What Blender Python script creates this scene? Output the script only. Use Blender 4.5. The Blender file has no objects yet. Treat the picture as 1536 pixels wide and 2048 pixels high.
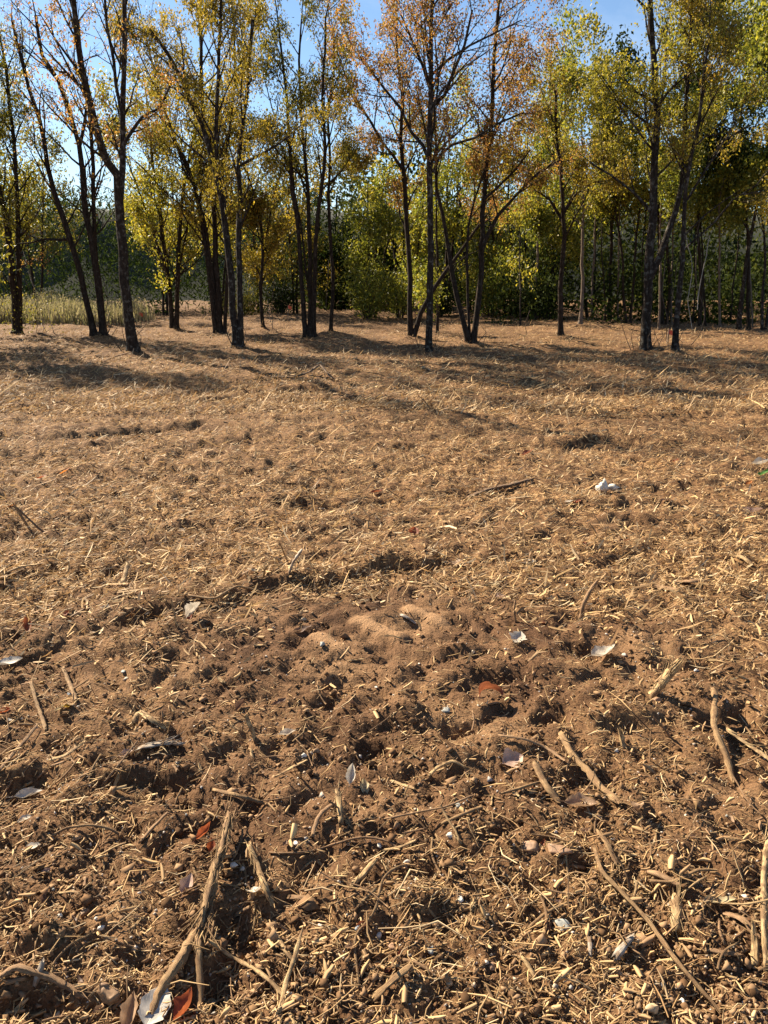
import bpy, math, random
import numpy as np
from mathutils import Vector, Matrix

random.seed(7)
rng = np.random.default_rng(11)
scene = bpy.context.scene
COL = scene.collection

# ------------------------------------------------------------------ camera
CAM_H = 1.6
FOV = math.radians(67.0)
FPX = 1024 / math.tan(FOV / 2)
HOR = 540
PITCH = math.atan((1024 - HOR) / FPX)
cam_d = bpy.data.cameras.new("camera")
cam = bpy.data.objects.new("camera", cam_d)
COL.objects.link(cam)
cam.location = (0, 0, CAM_H)
cam.rotation_euler = (math.pi / 2 - PITCH, 0, 0)
cam_d.sensor_fit = 'VERTICAL'
cam_d.angle = FOV
cam_d.clip_start = 0.05
cam_d.clip_end = 1200
scene.camera = cam

# ------------------------------------------------------------------ light
SUN_AZ = math.radians(-49)      # from +Y, negative is to the left
SUN_EL = math.radians(33)
SUN_DIR = Vector((math.sin(SUN_AZ) * math.cos(SUN_EL), math.cos(SUN_AZ) * math.cos(SUN_EL), math.sin(SUN_EL)))
world = bpy.data.worlds.new("World")
scene.world = world
world.use_nodes = True
wn = world.node_tree
wn.nodes.clear()
sky = wn.nodes.new('ShaderNodeTexSky')
sky.sky_type = 'NISHITA'
sky.sun_disc = False
sky.sun_elevation = SUN_EL
sky.sun_rotation = SUN_AZ
sky.altitude = 200
sky.air_density = 1.0
sky.dust_density = 0.2
sky.ozone_density = 4.0
bg = wn.nodes.new('ShaderNodeBackground')
bg.inputs[1].default_value = 0.05
out = wn.nodes.new('ShaderNodeOutputWorld')
# thin high cloud, the same all round the sky
wtc = wn.nodes.new('ShaderNodeTexCoord'); wmp = wn.nodes.new('ShaderNodeMapping'); wmp.inputs['Scale'].default_value = (2.2, 2.2, 7.0); wmp.inputs['Rotation'].default_value = (.25, .1, 0)
wno = wn.nodes.new('ShaderNodeTexNoise'); wno.inputs['Scale'].default_value = 1.6; wno.inputs['Detail'].default_value = 8; wno.inputs['Roughness'].default_value = .62; wno.inputs['Distortion'].default_value = .5
wrp = wn.nodes.new('ShaderNodeValToRGB'); wrp.color_ramp.elements[0].position = .50; wrp.color_ramp.elements[1].position = .80; wrp.color_ramp.elements[1].color = (.25, .25, .25, 1)
wmx = wn.nodes.new('ShaderNodeMix'); wmx.data_type = 'RGBA'; wmx.inputs[7].default_value = (7.5, 8.2, 9.0, 1)
wn.links.new(wtc.outputs['Generated'], wmp.inputs[0]); wn.links.new(wmp.outputs[0], wno.inputs[0]); wn.links.new(wno.outputs[0], wrp.inputs[0])
wn.links.new(wrp.outputs[0], wmx.inputs[0]); wn.links.new(sky.outputs[0], wmx.inputs[6]); wn.links.new(wmx.outputs[2], bg.inputs[0])
wn.links.new(bg.outputs[0], out.inputs[0])

sun_d = bpy.data.lights.new("sun", 'SUN')
sun_d.energy = 4.9
sun_d.angle = math.radians(0.5)
sun_d.color = (1.0, 0.87, 0.67)
sun_o = bpy.data.objects.new("sun", sun_d)
sun_o.rotation_euler = (-SUN_DIR).to_track_quat('-Z', 'Y').to_euler()
sun_o.location = (-10, 20, 20)
COL.objects.link(sun_o)

scene.view_settings.view_transform = 'Standard'
scene.view_settings.look = 'None'
scene.view_settings.exposure = 1.7
scene.view_settings.gamma = 1.0
scene.view_settings.use_curve_mapping = False
scene.cycles.max_bounces = 5
scene.cycles.diffuse_bounces = 3
scene.cycles.glossy_bounces = 1
scene.cycles.transmission_bounces = 3
scene.cycles.transparent_max_bounces = 4

# ------------------------------------------------------------------ pixel helpers (photo pixels, 1536 x 2048)
cP, sP = math.cos(PITCH), math.sin(PITCH)

def ray(px, py):
    u = (np.asarray(px, float) - 768) / FPX
    v = (np.asarray(py, float) - 1024) / FPX
    return u, cP - v * sP, -sP - v * cP

def gpt(px, py):
    """point of the flat ground seen at a pixel"""
    dx, dy, dz = ray(px, py)
    t = -CAM_H / dz
    return dx * t, dy * t

def ppt(px, py, Y):
    """point of the vertical plane y = Y seen at a pixel"""
    dx, dy, dz = ray(px, py)
    t = Y / dy
    return Vector((float(dx * t), float(Y), float(CAM_H + dz * t)))

def pxm(y):
    """photo pixels per metre at ground distance y"""
    return FPX / (y * cP + CAM_H * sP)

# ------------------------------------------------------------------ noise
_perm = np.random.default_rng(5).permutation(1024)
_ang = np.random.default_rng(6).random(1024) * 2 * np.pi
_gx, _gy = np.cos(_ang), np.sin(_ang)

def gnoise(x, y, seed=0):
    x = np.asarray(x, float) + seed * 17.31
    y = np.asarray(y, float) + seed * 7.77
    xi = np.floor(x).astype(np.int64); yi = np.floor(y).astype(np.int64)
    xf = x - xi; yf = y - yi
    u = xf * xf * xf * (xf * (xf * 6 - 15) + 10); v = yf * yf * yf * (yf * (yf * 6 - 15) + 10)
    def g(ix, iy, fx, fy):
        h = _perm[(_perm[ix & 1023] + iy) & 1023]
        return _gx[h] * fx + _gy[h] * fy
    a = g(xi, yi, xf, yf); b = g(xi + 1, yi, xf - 1, yf)
    c = g(xi, yi + 1, xf, yf - 1); d = g(xi + 1, yi + 1, xf - 1, yf - 1)
    return (a + u * (b - a) + v * ((c + u * (d - c)) - (a + u * (b - a)))) * 1.5

def sst(a, b, x):
    t = np.clip((np.asarray(x, float) - a) / (b - a), 0, 1)
    return t * t * (3 - 2 * t)

# ------------------------------------------------------------------ ground height
def line_y(pts):
    g = [gpt(*p) for p in pts]
    xs = np.array([p[0] for p in g]); ys = np.array([p[1] for p in g])
    o = np.argsort(xs)
    return xs[o], ys[o]

STEPS = [  # (pixel polyline of a step whose near side is lower, depth, softness, reach, end fade)
    (line_y([(-20, 1335), (70, 1300), (170, 1262), (330, 1218), (430, 1190), (520, 1168), (640, 1150), (770, 1122), (900, 1112)]), 0.055, 0.07, 0.34, 0.12),
    (line_y([(-200, 888), (0, 880), (150, 872), (300, 852), (470, 845)]), 0.08, 0.16, 0.7, 0.5),
    (line_y([(380, 800), (460, 786), (560, 778), (700, 772)]), 0.085, 0.1, 0.9, 0.6),
    (line_y([(830, 850), (920, 838), (1000, 836)]), 0.05, 0.12, 0.7, 0.5),
    (line_y([(1080, 880), (1200, 872), (1330, 880)]), 0.06, 0.06, 0.5, 0.4),
    (line_y([(860, 800), (1000, 790), (1180, 776), (1400, 770)]), 0.06, 0.1, 0.9, 0.6),
    (line_y([(-100, 1075), (60, 1065), (150, 1050), (200, 1040)]), 0.03, 0.03, 0.3, 0.2),
    (line_y([(560, 1000), (760, 985), (930, 990)]), 0.035, 0.05, 0.4, 0.3),
]
def G(px, py, rx, ry, amp):
    x, y = gpt(px, py); return (x, y, rx, ry, amp)
BUMPS = [G(1165, 1292, .085, .05, -.065), G(1190, 1305, .06, .04, -.03), G(985, 1348, .075, .05, -.055), G(945, 1370, .06, .04, -.03), G(690, 1352, .08, .05, -.04),
         G(912, 1455, .06, .04, -.035), G(1460, 1440, .12, .07, -.045), G(20, 1560, .15, .06, -.05), G(745, 1490, .05, .04, -.03),
         G(1010, 1420, .07, .03, -.03), G(1110, 1425, .05, .06, -.03), G(640, 1400, .06, .04, -.025), G(330, 1225, .12, .04, -.03),
         G(820, 1420, .14, .07, .035), G(1050, 1500, .12, .06, .03), G(900, 1510, .11, .05, .03), G(1230, 1440, .12, .05, .03),
         G(250, 1290, .14, .06, .03), G(470, 1240, .2, .05, .02), G(480, 1850, .06, .1, -.04), G(440, 1960, .05, .06, -.035), G(80, 1890, .12, .06, .035),
         G(1130, 1340, .1, .05, .03), G(1390, 1330, .1, .04, -.03), G(540, 1900, .08, .08, .03), G(60, 2020, .14, .03, -.03),
         G(1060, 1760, .05, .03, -.02), G(860, 1800, .14, .05, .024), G(300, 1560, .14, .04, -.03), G(380, 1600, .1, .03, -.025),
         G(1200, 1560, .1, .04, -.03), G(740, 1340, .12, .03, .02), G(1450, 1550, .06, .06, -.03), G(600, 1480, .07, .04, -.025), G(1300, 1700, .1, .05, .024)]
BARS = []
for (ax, ay, bx, by, w, amp) in [(625, 1262, 700, 1300, .062, .024), (705, 1230, 812, 1274, .07, .028), (808, 1206, 900, 1246, .06, .024)]:
    x0, y0 = gpt(ax, ay); x1, y1 = gpt(bx, by); BARS.append((x0, y0, x1, y1, w, amp))

def track(x, y):
    m = np.zeros(np.broadcast(x, y).shape)
    for (x0, y0, x1, y1, w, a) in BARS:
        L = math.hypot(x1 - x0, y1 - y0); ux, uy = (x1 - x0) / L, (y1 - y0) / L
        s = (x - x0) * ux + (y - y0) * uy; t = -(x - x0) * uy + (y - y0) * ux + gnoise(x * 14, y * 14, 77) * .012
        m = np.maximum(m, sst(-.02, .03, s) * (1 - sst(L - .06, L + .03, s)) * (1 - sst(w * .35, w * .85, np.abs(t))))
    return m

BASES = [tuple(float(k) for k in gpt(*p)) for p in [(35, 668), (200, 680), (268, 712), (348, 660), (440, 668), (475, 697), (527, 665), (620, 677), (662, 670), (824, 675), (857, 700), (944, 686), (1122, 676), (1291, 703), (1350, 706), (65, 672)]]

def cover(x, y):
    """how much straw and chips lie there, 0 to 1"""
    n = gnoise(x * 0.9, y * 0.9, 3) * 0.6 + gnoise(x * 2.6, y * 2.6, 4) * 0.4
    base = sst(2.6, 4.8, y) * 0.56 + 0.26 + .10 * (1 - sst(1.5, 2.4, y))
    left = sst(0.1, -1.2, x) * 0.16 * (1 - sst(4, 7, y))
    c = base + left + n * 0.58 + gnoise(x * .55, y * 2.2, 24) * .28 * sst(3, 5, y) + sst(.9, 2.2, x) * .2 * (1 - sst(3, 5, y))
    for (bx, by, bx1, by1, w, a) in BARS:
        cx, cy = (bx + bx1) / 2, (by + by1) / 2
        c = c - 0.7 * np.exp(-(((x - cx) / .3) ** 2 + ((y - cy) / .3) ** 2))
    return np.clip(c, 0, 1)

def height(x, y):
    x = np.asarray(x, float); y = np.asarray(y, float)
    d = np.maximum(y, 0.5)
    h = gnoise(x * .22, y * .22, 1) * .10 * sst(2, 12, d)
    h = h + gnoise(x * .8, y * .8, 2) * (.022 + .035 * sst(4, 12, d))
    h = h + gnoise(x * 2.3, y * 2.3, 5) * (.020 + .012 * sst(3, 8, d))
    h = h + gnoise(x * 1.1, y * 3.0, 6) * .040 * sst(2.5, 6, d) + gnoise(x * 3.4, y * 6, 11) * .022 * sst(2.5, 5, d) * (1 - sst(12, 20, d))
    far = 1 - sst(7, 22, d)
    h = h + (np.abs(gnoise(x * 5.5, y * 5.5, 7)) - .3) * .050 * (.4 + .6 * far)
    n1 = gnoise(x * 12, y * 12, 8)
    h = h + n1 * .015 * far + (np.abs(n1) * -.012) * far
    near = 1 - sst(4, 8, d)
    rough = .55 + .6 * np.clip(gnoise(x * 1.7, y * 1.7, 12) + .4, 0, 1)
    h = h + (np.abs(gnoise(x * 27, y * 27, 9)) - .3) * .016 * near * rough
    h = h + (np.abs(gnoise(x * 62, y * 62, 10)) - .3) * .0085 * (1 - sst(2.5, 5, d)) * rough
    for (ls, depth, soft, reach, ef) in STEPS:
        xs, ys = ls
        yl = np.interp(x, xs, ys) + gnoise(x * 2.3, x * 0 + 3.3, 20) * soft * 1.5 + gnoise(x * 5, y * 4, 21) * soft * .9
        s = yl - y
        e = sst(xs[0] - ef, xs[0] + ef, x) * (1 - sst(xs[-1] - ef, xs[-1] + ef, x))
        e = e * (1 if ys.mean() < 4 else 1) * (.6 + .5 * sst(-.35, .3, gnoise(x * .9, y * .9, 23)))
        h = h - depth * sst(0, soft, s) * np.exp(-np.maximum(s, 0) / reach) * e
        h = h + depth * .35 * np.exp(-((s + soft) / (soft * 2)) ** 2) * e
    wx = x + gnoise(x * 9, y * 9, 70) * .035; wy = y + gnoise(x * 9, y * 9, 71) * .04
    for (bx, by, rx, ry, a) in BUMPS:
        if a < 0:
            q = ((wx - bx) / (rx * 1.15)) ** 2 + ((wy - by) / (ry * 1.3)) ** 2
            h = h + a * 1.25 * np.exp(-q ** 2)
        else:
            h = h + a * np.exp(-((x - bx) / rx) ** 2 - ((y - by) / ry) ** 2)
    for (x0, y0, x1, y1, w, a) in []:
        m = sst(-.02, .03, s) * (1 - sst(L - .06, L + .03, s)) * (1 - sst(w * .42, w * .62, np.abs(t)))
        pass
    tm = track(x, y)
    h = h * (1 - tm * .8) + tm * (.003 + .004 * gnoise(x * 20, y * 20, 91))
    for (tx, ty) in BASES:
        h = h + .07 * np.exp(-(((x - tx) / .34) ** 2 + ((y - ty) / .4) ** 2)) * (1 + .6 * gnoise(x * 5, y * 5, 79))
    return h

def H(x, y):
    return float(height(np.array([x]), np.array([y]))[0])

def seen(px, py):
    """ground point seen at a pixel, with its height"""
    x, y = gpt(px, py); x, y = float(x), float(y)
    for _ in range(3):
        z = H(x, y)
        dx, dy, dz = ray(px, py)
        t = (z - CAM_H) / dz
        x, y = float(dx * t), float(dy * t)
    return Vector((x, y, H(x, y)))

# ------------------------------------------------------------------ materials
def nt(name):
    m = bpy.data.materials.new(name); m.use_nodes = True
    t = m.node_tree; b = t.nodes['Principled BSDF']
    return m, t, b, t.nodes, t.links

def ramp(n, stops, interp='LINEAR'):
    r = n.new('ShaderNodeValToRGB'); r.color_ramp.interpolation = interp
    el = r.color_ramp.elements
    while len(el) < len(stops): el.new(0.5)
    for e, (p, c) in zip(el, stops):
        e.position = p; e.color = (*c, 1)
    return r

def soil_mat():
    m, t, b, n, l = nt('soil')
    tc = n.new('ShaderNodeTexCoord')
    n1 = n.new('ShaderNodeTexNoise'); n1.inputs['Scale'].default_value = 2.3; n1.inputs['Detail'].default_value = 8
    n2 = n.new('ShaderNodeTexNoise'); n2.inputs['Scale'].default_value = 120; n2.inputs['Detail'].default_value = 6
    n3 = n.new('ShaderNodeTexNoise'); n3.inputs['Scale'].default_value = 30; n3.inputs['Detail'].default_value = 8; n3.inputs['Roughness'].default_value = .7
    for k in (n1, n2, n3): l.new(tc.outputs['Object'], k.inputs['Vector'])
    r1 = ramp(n, [(.32, (.075, .038, .019)), (.5, (.14, .076, .038)), (.7, (.235, .138, .07))])
    l.new(n1.outputs[0], r1.inputs[0])
    r2 = ramp(n, [(.3, (.55, .5, .45)), (.5, (1, 1, 1)), (.72, (1.45, 1.4, 1.35))])
    l.new(n2.outputs[0], r2.inputs[0])
    mx = n.new('ShaderNodeMix'); mx.data_type = 'RGBA'; mx.blend_type = 'MULTIPLY'; mx.inputs[0].default_value = .8
    l.new(r1.outputs[0], mx.inputs[6]); l.new(r2.outputs[0], mx.inputs[7])
    # litter: fibres in several directions
    mp = n.new('ShaderNodeMapping'); mp.inputs['Scale'].default_value = (9, 42, 9); mp.inputs['Rotation'].default_value = (0, 0, .35)
    mp2 = n.new('ShaderNodeMapping'); mp2.inputs['Scale'].default_value = (38, 10, 9); mp2.inputs['Rotation'].default_value = (0, 0, .6)
    l.new(tc.outputs['Object'], mp.inputs[0]); l.new(tc.outputs['Object'], mp2.inputs[0])
    f1 = n.new('ShaderNodeTexNoise'); f1.inputs['Scale'].default_value = 1.6; f1.inputs['Detail'].default_value = 3; f1.inputs['Distortion'].default_value = .6
    f2 = n.new('ShaderNodeTexNoise'); f2.inputs['Scale'].default_value = 1.3; f2.inputs['Detail'].default_value = 3; f2.inputs['Distortion'].default_value = .6
    l.new(mp.outputs[0], f1.inputs[0]); l.new(mp2.outputs[0], f2.inputs[0])
    mxf = n.new('ShaderNodeMath'); mxf.operation = 'MAXIMUM'; l.new(f1.outputs[0], mxf.inputs[0]); l.new(f2.outputs[0], mxf.inputs[1])
    rf = ramp(n, [(.46, (.06, .03, .014)), (.56, (.17, .09, .04)), (.68, (.36, .215, .095)), (.8, (.54, .36, .17))])
    l.new(mxf.outputs[0], rf.inputs[0])
    at = n.new('ShaderNodeAttribute'); at.attribute_name = 'cover'
    mc = n.new('ShaderNodeMath'); mc.operation = 'MULTIPLY_ADD'; mc.inputs[1].default_value = 1.25; mc.inputs[2].default_value = -.28; mc.use_clamp = True
    l.new(at.outputs['Fac'], mc.inputs[0])
    mx2 = n.new('ShaderNodeMix'); mx2.data_type = 'RGBA'
    l.new(mc.outputs[0], mx2.inputs[0]); l.new(mx.outputs[2], mx2.inputs[6]); l.new(rf.outputs[0], mx2.inputs[7])
    a2 = n.new('ShaderNodeAttribute'); a2.attribute_name = 'track'
    mx3 = n.new('ShaderNodeMix'); mx3.data_type = 'RGBA'; mx3.inputs[7].default_value = (.30, .175, .09, 1)
    l.new(a2.outputs['Fac'], mx3.inputs[0]); l.new(mx2.outputs[2], mx3.inputs[6])
    l.new(mx3.outputs[2], b.inputs['Base Color'])
    b.inputs['Roughness'].default_value = .95; b.inputs['Specular IOR Level'].default_value = .15
    bp = n.new('ShaderNodeBump'); bp.inputs['Strength'].default_value = .9; bp.inputs['Distance'].default_value = .012
    ad = n.new('ShaderNodeMath'); ad.operation = 'ADD'
    l.new(n3.outputs[0], ad.inputs[0]); l.new(mxf.outputs[0], ad.inputs[1])
    bp2 = n.new('ShaderNodeBump'); bp2.inputs['Strength'].default_value = .7; bp2.inputs['Distance'].default_value = .004
    l.new(ad.outputs[0], bp.inputs['Height']); l.new(n2.outputs[0], bp2.inputs['Height']); l.new(bp.outputs[0], bp2.inputs['Normal'])
    l.new(bp2.outputs[0], b.inputs['Normal'])
    return m

def island_mat(name, cols, rough=.8, transl=0.0, tcol=None, mottle=0.0, spec=.25, grain=None, bump=0.0, vary='island'):
    """colour picked per piece from a palette; grain=(x,y,z) stretches a fine noise along the piece"""
    m, t, b, n, l = nt(name)
    if vary == 'island':
        g = n.new('ShaderNodeNewGeometry'); src = g.outputs['Random Per Island']
    else:
        g = n.new('ShaderNodeObjectInfo'); src = g.outputs['Random']
    k = len(cols)
    r = ramp(n, [(i / max(1, k - 1), c) for i, c in enumerate(cols)])
    l.new(src, r.inputs[0])
    col = r.outputs[0]
    if mottle or bump:
        tc = n.new('ShaderNodeTexCoord'); no = n.new('ShaderNodeTexNoise'); no.inputs['Scale'].default_value = 1.0; no.inputs['Detail'].default_value = 6
        mp = n.new('ShaderNodeMapping'); mp.inputs['Scale'].default_value = grain or (60, 60, 60)
        l.new(tc.outputs['Object'], mp.inputs[0]); l.new(mp.outputs[0], no.inputs[0])
        if mottle:
            rr = ramp(n, [(.3, (1 - mottle,) * 3), (.7, (1 + mottle * .6,) * 3)])
            l.new(no.outputs[0], rr.inputs[0])
            mx = n.new('ShaderNodeMix'); mx.data_type = 'RGBA'; mx.blend_type = 'MULTIPLY'; mx.inputs[0].default_value = 1
            l.new(col, mx.inputs[6]); l.new(rr.outputs[0], mx.inputs[7]); col = mx.outputs[2]
        if bump:
            bp = n.new('ShaderNodeBump'); bp.inputs['Strength'].default_value = .8; bp.inputs['Distance'].default_value = bump
            l.new(no.outputs[0], bp.inputs['Height']); l.new(bp.outputs[0], b.inputs['Normal'])
    l.new(col, b.inputs['Base Color'])
    b.inputs['Roughness'].default_value = rough; b.inputs['Specular IOR Level'].default_value = spec
    if transl:
        tr = n.new('ShaderNodeBsdfTranslucent')
        if tcol:
            hs = n.new('ShaderNodeMix'); hs.data_type = 'RGBA'; hs.blend_type = 'MULTIPLY'; hs.inputs[0].default_value = 1
            hs.inputs[7].default_value = (*tcol, 1); l.new(col, hs.inputs[6]); l.new(hs.outputs[2], tr.inputs[0])
        else:
            l.new(col, tr.inputs[0])
        ms = n.new('ShaderNodeMixShader'); ms.inputs[0].default_value = transl
        o = [x for x in n if x.type == 'OUTPUT_MATERIAL'][0]
        l.new(b.outputs[0], ms.inputs[1]); l.new(tr.outputs[0], ms.inputs[2]); l.new(ms.outputs[0], o.inputs[0])
    return m

def bark_mat(name, dark, mid, light, lichen=.3, scale=1.0):
    m, t, b, n, l = nt(name)
    tc = n.new('ShaderNodeTexCoord')
    mp = n.new('ShaderNodeMapping'); mp.inputs['Scale'].default_value = (34 * scale, 34 * scale, 7 * scale)
    l.new(tc.outputs['Object'], mp.inputs[0])
    v = n.new('ShaderNodeTexNoise'); v.inputs['Scale'].default_value = 1; v.inputs['Detail'].default_value = 7; v.inputs['Roughness'].default_value = .7
    l.new(mp.outputs[0], v.inputs[0])
    r = ramp(n, [(.35, dark), (.55, mid), (.72, light)]); l.new(v.outputs[0], r.inputs[0])
    s = n.new('ShaderNodeTexNoise'); s.inputs['Scale'].default_value = 14; s.inputs['Detail'].default_value = 5
    l.new(tc.outputs['Object'], s.inputs[0])
    rs = ramp(n, [(.58 - .1 * lichen, (0, 0, 0)), (.66, (1, 1, 1))]); l.new(s.outputs[0], rs.inputs[0])
    ml = n.new('ShaderNodeMath'); ml.operation = 'MULTIPLY'; ml.inputs[1].default_value = lichen; l.new(rs.outputs[0], ml.inputs[0])
    mx = n.new('ShaderNodeMix'); mx.data_type = 'RGBA'; l.new(ml.outputs[0], mx.inputs[0]); l.new(r.outputs[0], mx.inputs[6]); mx.inputs[7].default_value = (.20, .19, .165, 1)
    l.new(mx.outputs[2], b.inputs['Base Color']); b.inputs['Roughness'].default_value = .95; b.inputs['Specular IOR Level'].default_value = .1
    bp = n.new('ShaderNodeBump'); bp.inputs['Strength'].default_value = 1; bp.inputs['Distance'].default_value = .02
    l.new(v.outputs[0], bp.inputs['Height']); l.new(bp.outputs[0], b.inputs['Normal'])
    return m

M = {}
M['soil'] = soil_mat()
STRAW = [(.07, .036, .016), (.50, .31, .135), (.62, .41, .185), (.24, .13, .055), (.68, .47, .23), (.16, .085, .04), (.76, .58, .34), (.13, .07, .032), (.60, .395, .185), (.32, .185, .085)]
_OLD = [(.10, .058, .028), (.40, .26, .115), (.52, .36, .16), (.30, .18, .08), (.60, .44, .22), (.44, .29, .13), (.66, .52, .31), (.24, .14, .065), (.50, .33, .14)]
M['straw'] = island_mat('straw', STRAW, .7, .18)
M['chip'] = island_mat('wood_chip', [(.28, .17, .08), (.50, .34, .16), (.62, .46, .24), (.40, .26, .12), (.56, .38, .17)], .75, 0, mottle=.45, grain=(14, 14, 220), bump=.001, vary='object')
M['chip_far'] = island_mat('chips_small', [(.20, .115, .055), (.42, .27, .125), (.55, .38, .19), (.30, .18, .085), (.46, .30, .14), (.24, .14, .07)], .75)
M['clod'] = island_mat('clod', [(.07, .038, .019), (.17, .098, .05), (.11, .06, .03), (.34, .215, .12), (.20, .118, .06)], .95, mottle=.25, spec=.1)
M['grit'] = island_mat('grit', [(.36, .28, .2), (.52, .44, .35), (.25, .2, .15), (.45, .33, .22), (.6, .54, .46), (.28, .25, .23)], .6)
M['bark_dark'] = bark_mat('bark_dark', (.012, .008, .006), (.036, .025, .018), (.08, .06, .046), .12)
M['bark_grey'] = bark_mat('bark_grey', (.012, .009, .007), (.036, .027, .021), (.085, .069, .055), .45)
M['bark_pale'] = bark_mat('bark_pale', (.06, .045, .035), (.16, .12, .09), (.26, .21, .16), .2)
M['twig'] = island_mat('twig', [(.045, .03, .022), (.07, .05, .036), (.055, .038, .028)], .9)
M['twig_pale'] = island_mat('twig_pale', [(.22, .19, .16), (.3, .26, .22)], .9)

def leafm(name, cols, tr=.5):
    M[name] = island_mat(name, cols, .5 if tr > .4 else .8, tr, tcol=(1.25, 1.2, .75), spec=.3 if tr > .4 else .05)
leafm('leaf_ochre', [(.20, .16, .03), (.34, .25, .035), (.14, .13, .025), (.42, .30, .04), (.08, .08, .02), (.28, .17, .04), (.18, .16, .03), (.34, .25, .04), (.09, .09, .02)])
leafm('leaf_olive', [(.07, .08, .02), (.13, .135, .025), (.26, .22, .03), (.08, .09, .02), (.32, .25, .04), (.10, .11, .025), (.20, .15, .03)])
leafm('leaf_yellow', [(.32, .27, .04), (.20, .20, .03), (.42, .33, .05), (.12, .135, .025), (.35, .28, .04), (.21, .21, .03), (.09, .10, .02)], .5)
leafm('leaf_rust', [(.26, .13, .05), (.36, .18, .05), (.18, .09, .04), (.38, .24, .06), (.26, .10, .06), (.28, .19, .05), (.12, .10, .03), (.14, .09, .035)])
leafm('leaf_green', [(.11, .14, .025), (.21, .22, .035), (.30, .28, .045), (.07, .095, .02), (.35, .31, .05), (.15, .175, .028), (.06, .08, .018)], .5)
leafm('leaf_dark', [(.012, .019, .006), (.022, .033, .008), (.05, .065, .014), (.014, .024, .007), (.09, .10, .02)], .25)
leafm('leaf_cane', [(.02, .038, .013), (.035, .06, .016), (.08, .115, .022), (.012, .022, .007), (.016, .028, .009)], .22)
leafm('leaf_far', [(.06, .075, .05), (.10, .10, .055), (.13, .11, .06), (.05, .07, .05), (.17, .13, .06)], .3)
leafm('weed', [(.17, .16, .09), (.24, .21, .14), (.27, .23, .18), (.14, .15, .07), (.38, .33, .26), (.18, .15, .12)], .35)

# ------------------------------------------------------------------ object helpers
def mesh_np(name, V, F, mat, smooth=False):
    """V (n,3) ; F (m,k) array of faces all with k corners"""
    me = bpy.data.meshes.new(name)
    V = np.ascontiguousarray(V, dtype=np.float32); F = np.ascontiguousarray(F, dtype=np.int32)
    m, k = F.shape
    me.vertices.add(len(V)); me.vertices.foreach_set('co', V.ravel())
    me.loops.add(m * k); me.loops.foreach_set('vertex_index', F.ravel())
    me.polygons.add(m); me.polygons.foreach_set('loop_start', np.arange(0, m * k, k, dtype=np.int32))
    me.update(calc_edges=True)
    if smooth: me.polygons.foreach_set('use_smooth', np.ones(m, bool))
    if mat: me.materials.append(mat)
    return me

def link(name, me, parent=None, loc=None):
    o = bpy.data.objects.new(name, me); COL.objects.link(o)
    if parent: o.parent = parent
    if loc is not None: o.location = loc
    return o

def tag(o, label=None, cat=None, group=None, kind=None):
    if label: o['label'] = label
    if cat: o['category'] = cat
    if group: o['group'] = group
    if kind: o['kind'] = kind
    return o

class Tubes:
    """collects tapered tubes of n sides into one quad mesh"""
    def __init__(s): s.V = []; s.F = []; s.n = 0
    def add(s, pts, radii, sides=6, wob=0.0, cap=True):
        P = np.array([tuple(p) for p in pts], float); R = np.asarray(radii, float)
        k = len(P)
        T = np.gradient(P, axis=0); T /= np.linalg.norm(T, axis=1)[:, None] + 1e-9
        ref = np.array([0, 0, 1.0]) if abs(T[0, 2]) < .85 else np.array([1.0, 0, 0])
        A = np.cross(T, ref); A /= np.linalg.norm(A, axis=1)[:, None] + 1e-9
        B = np.cross(T, A)
        th = np.arange(sides) * 2 * np.pi / sides
        rr = R[:, None] * (1 + (wob * rng.standard_normal((k, sides)) if wob else 0))
        ring = P[:, None, :] + A[:, None, :] * (np.cos(th) * rr)[..., None] + B[:, None, :] * (np.sin(th) * rr)[..., None]
        s.V.append(ring.reshape(-1, 3))
        i = np.arange(k - 1)[:, None] * sides; j = np.arange(sides)[None]
        a = s.n + i + j; b = s.n + i + (j + 1) % sides
        s.F.append(np.stack([a, a + sides, b + sides, b], -1).reshape(-1, 4))
        s.n += k * sides
    def mesh(s, name, mat, smooth=True):
        return mesh_np(name, np.concatenate(s.V), np.concatenate(s.F), mat, smooth)

def unit(v):
    return v / (np.linalg.norm(v, axis=-1, keepdims=True) + 1e-9)

def leaves_mesh(name, C, mat, size, aspect=.5, droop=.5, dirs=None):
    """folded two-quad leaves (4 triangles worth 2 quads) at centres C"""
    N = len(C)
    d = rng.standard_normal((N, 3)); d[:, 2] -= droop * 2; d = unit(d)
    if dirs is not None: d = unit(dirs + .5 * rng.standard_normal((N, 3)))
    w = unit(np.cross(d, rng.standard_normal((N, 3))))
    L = size * (.65 + .7 * rng.random(N))[:, None]
    W = L * aspect
    nrm = np.cross(d, w)
    p0 = C - d * L * .5; p2 = C + d * L * .5
    p1 = C + w * W * .5 + nrm * W * .18 - d * L * .05; p3 = C - w * W * .5 + nrm * W * .18 - d * L * .05
    V = np.stack([p0, p1, p2, p3], 1).reshape(-1, 3)
    b = np.arange(N)[:, None] * 4
    F = np.concatenate([b + np.array([[0, 1, 2]]), b + np.array([[0, 2, 3]])], 0)
    return mesh_np(name, V, F, mat)

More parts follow.
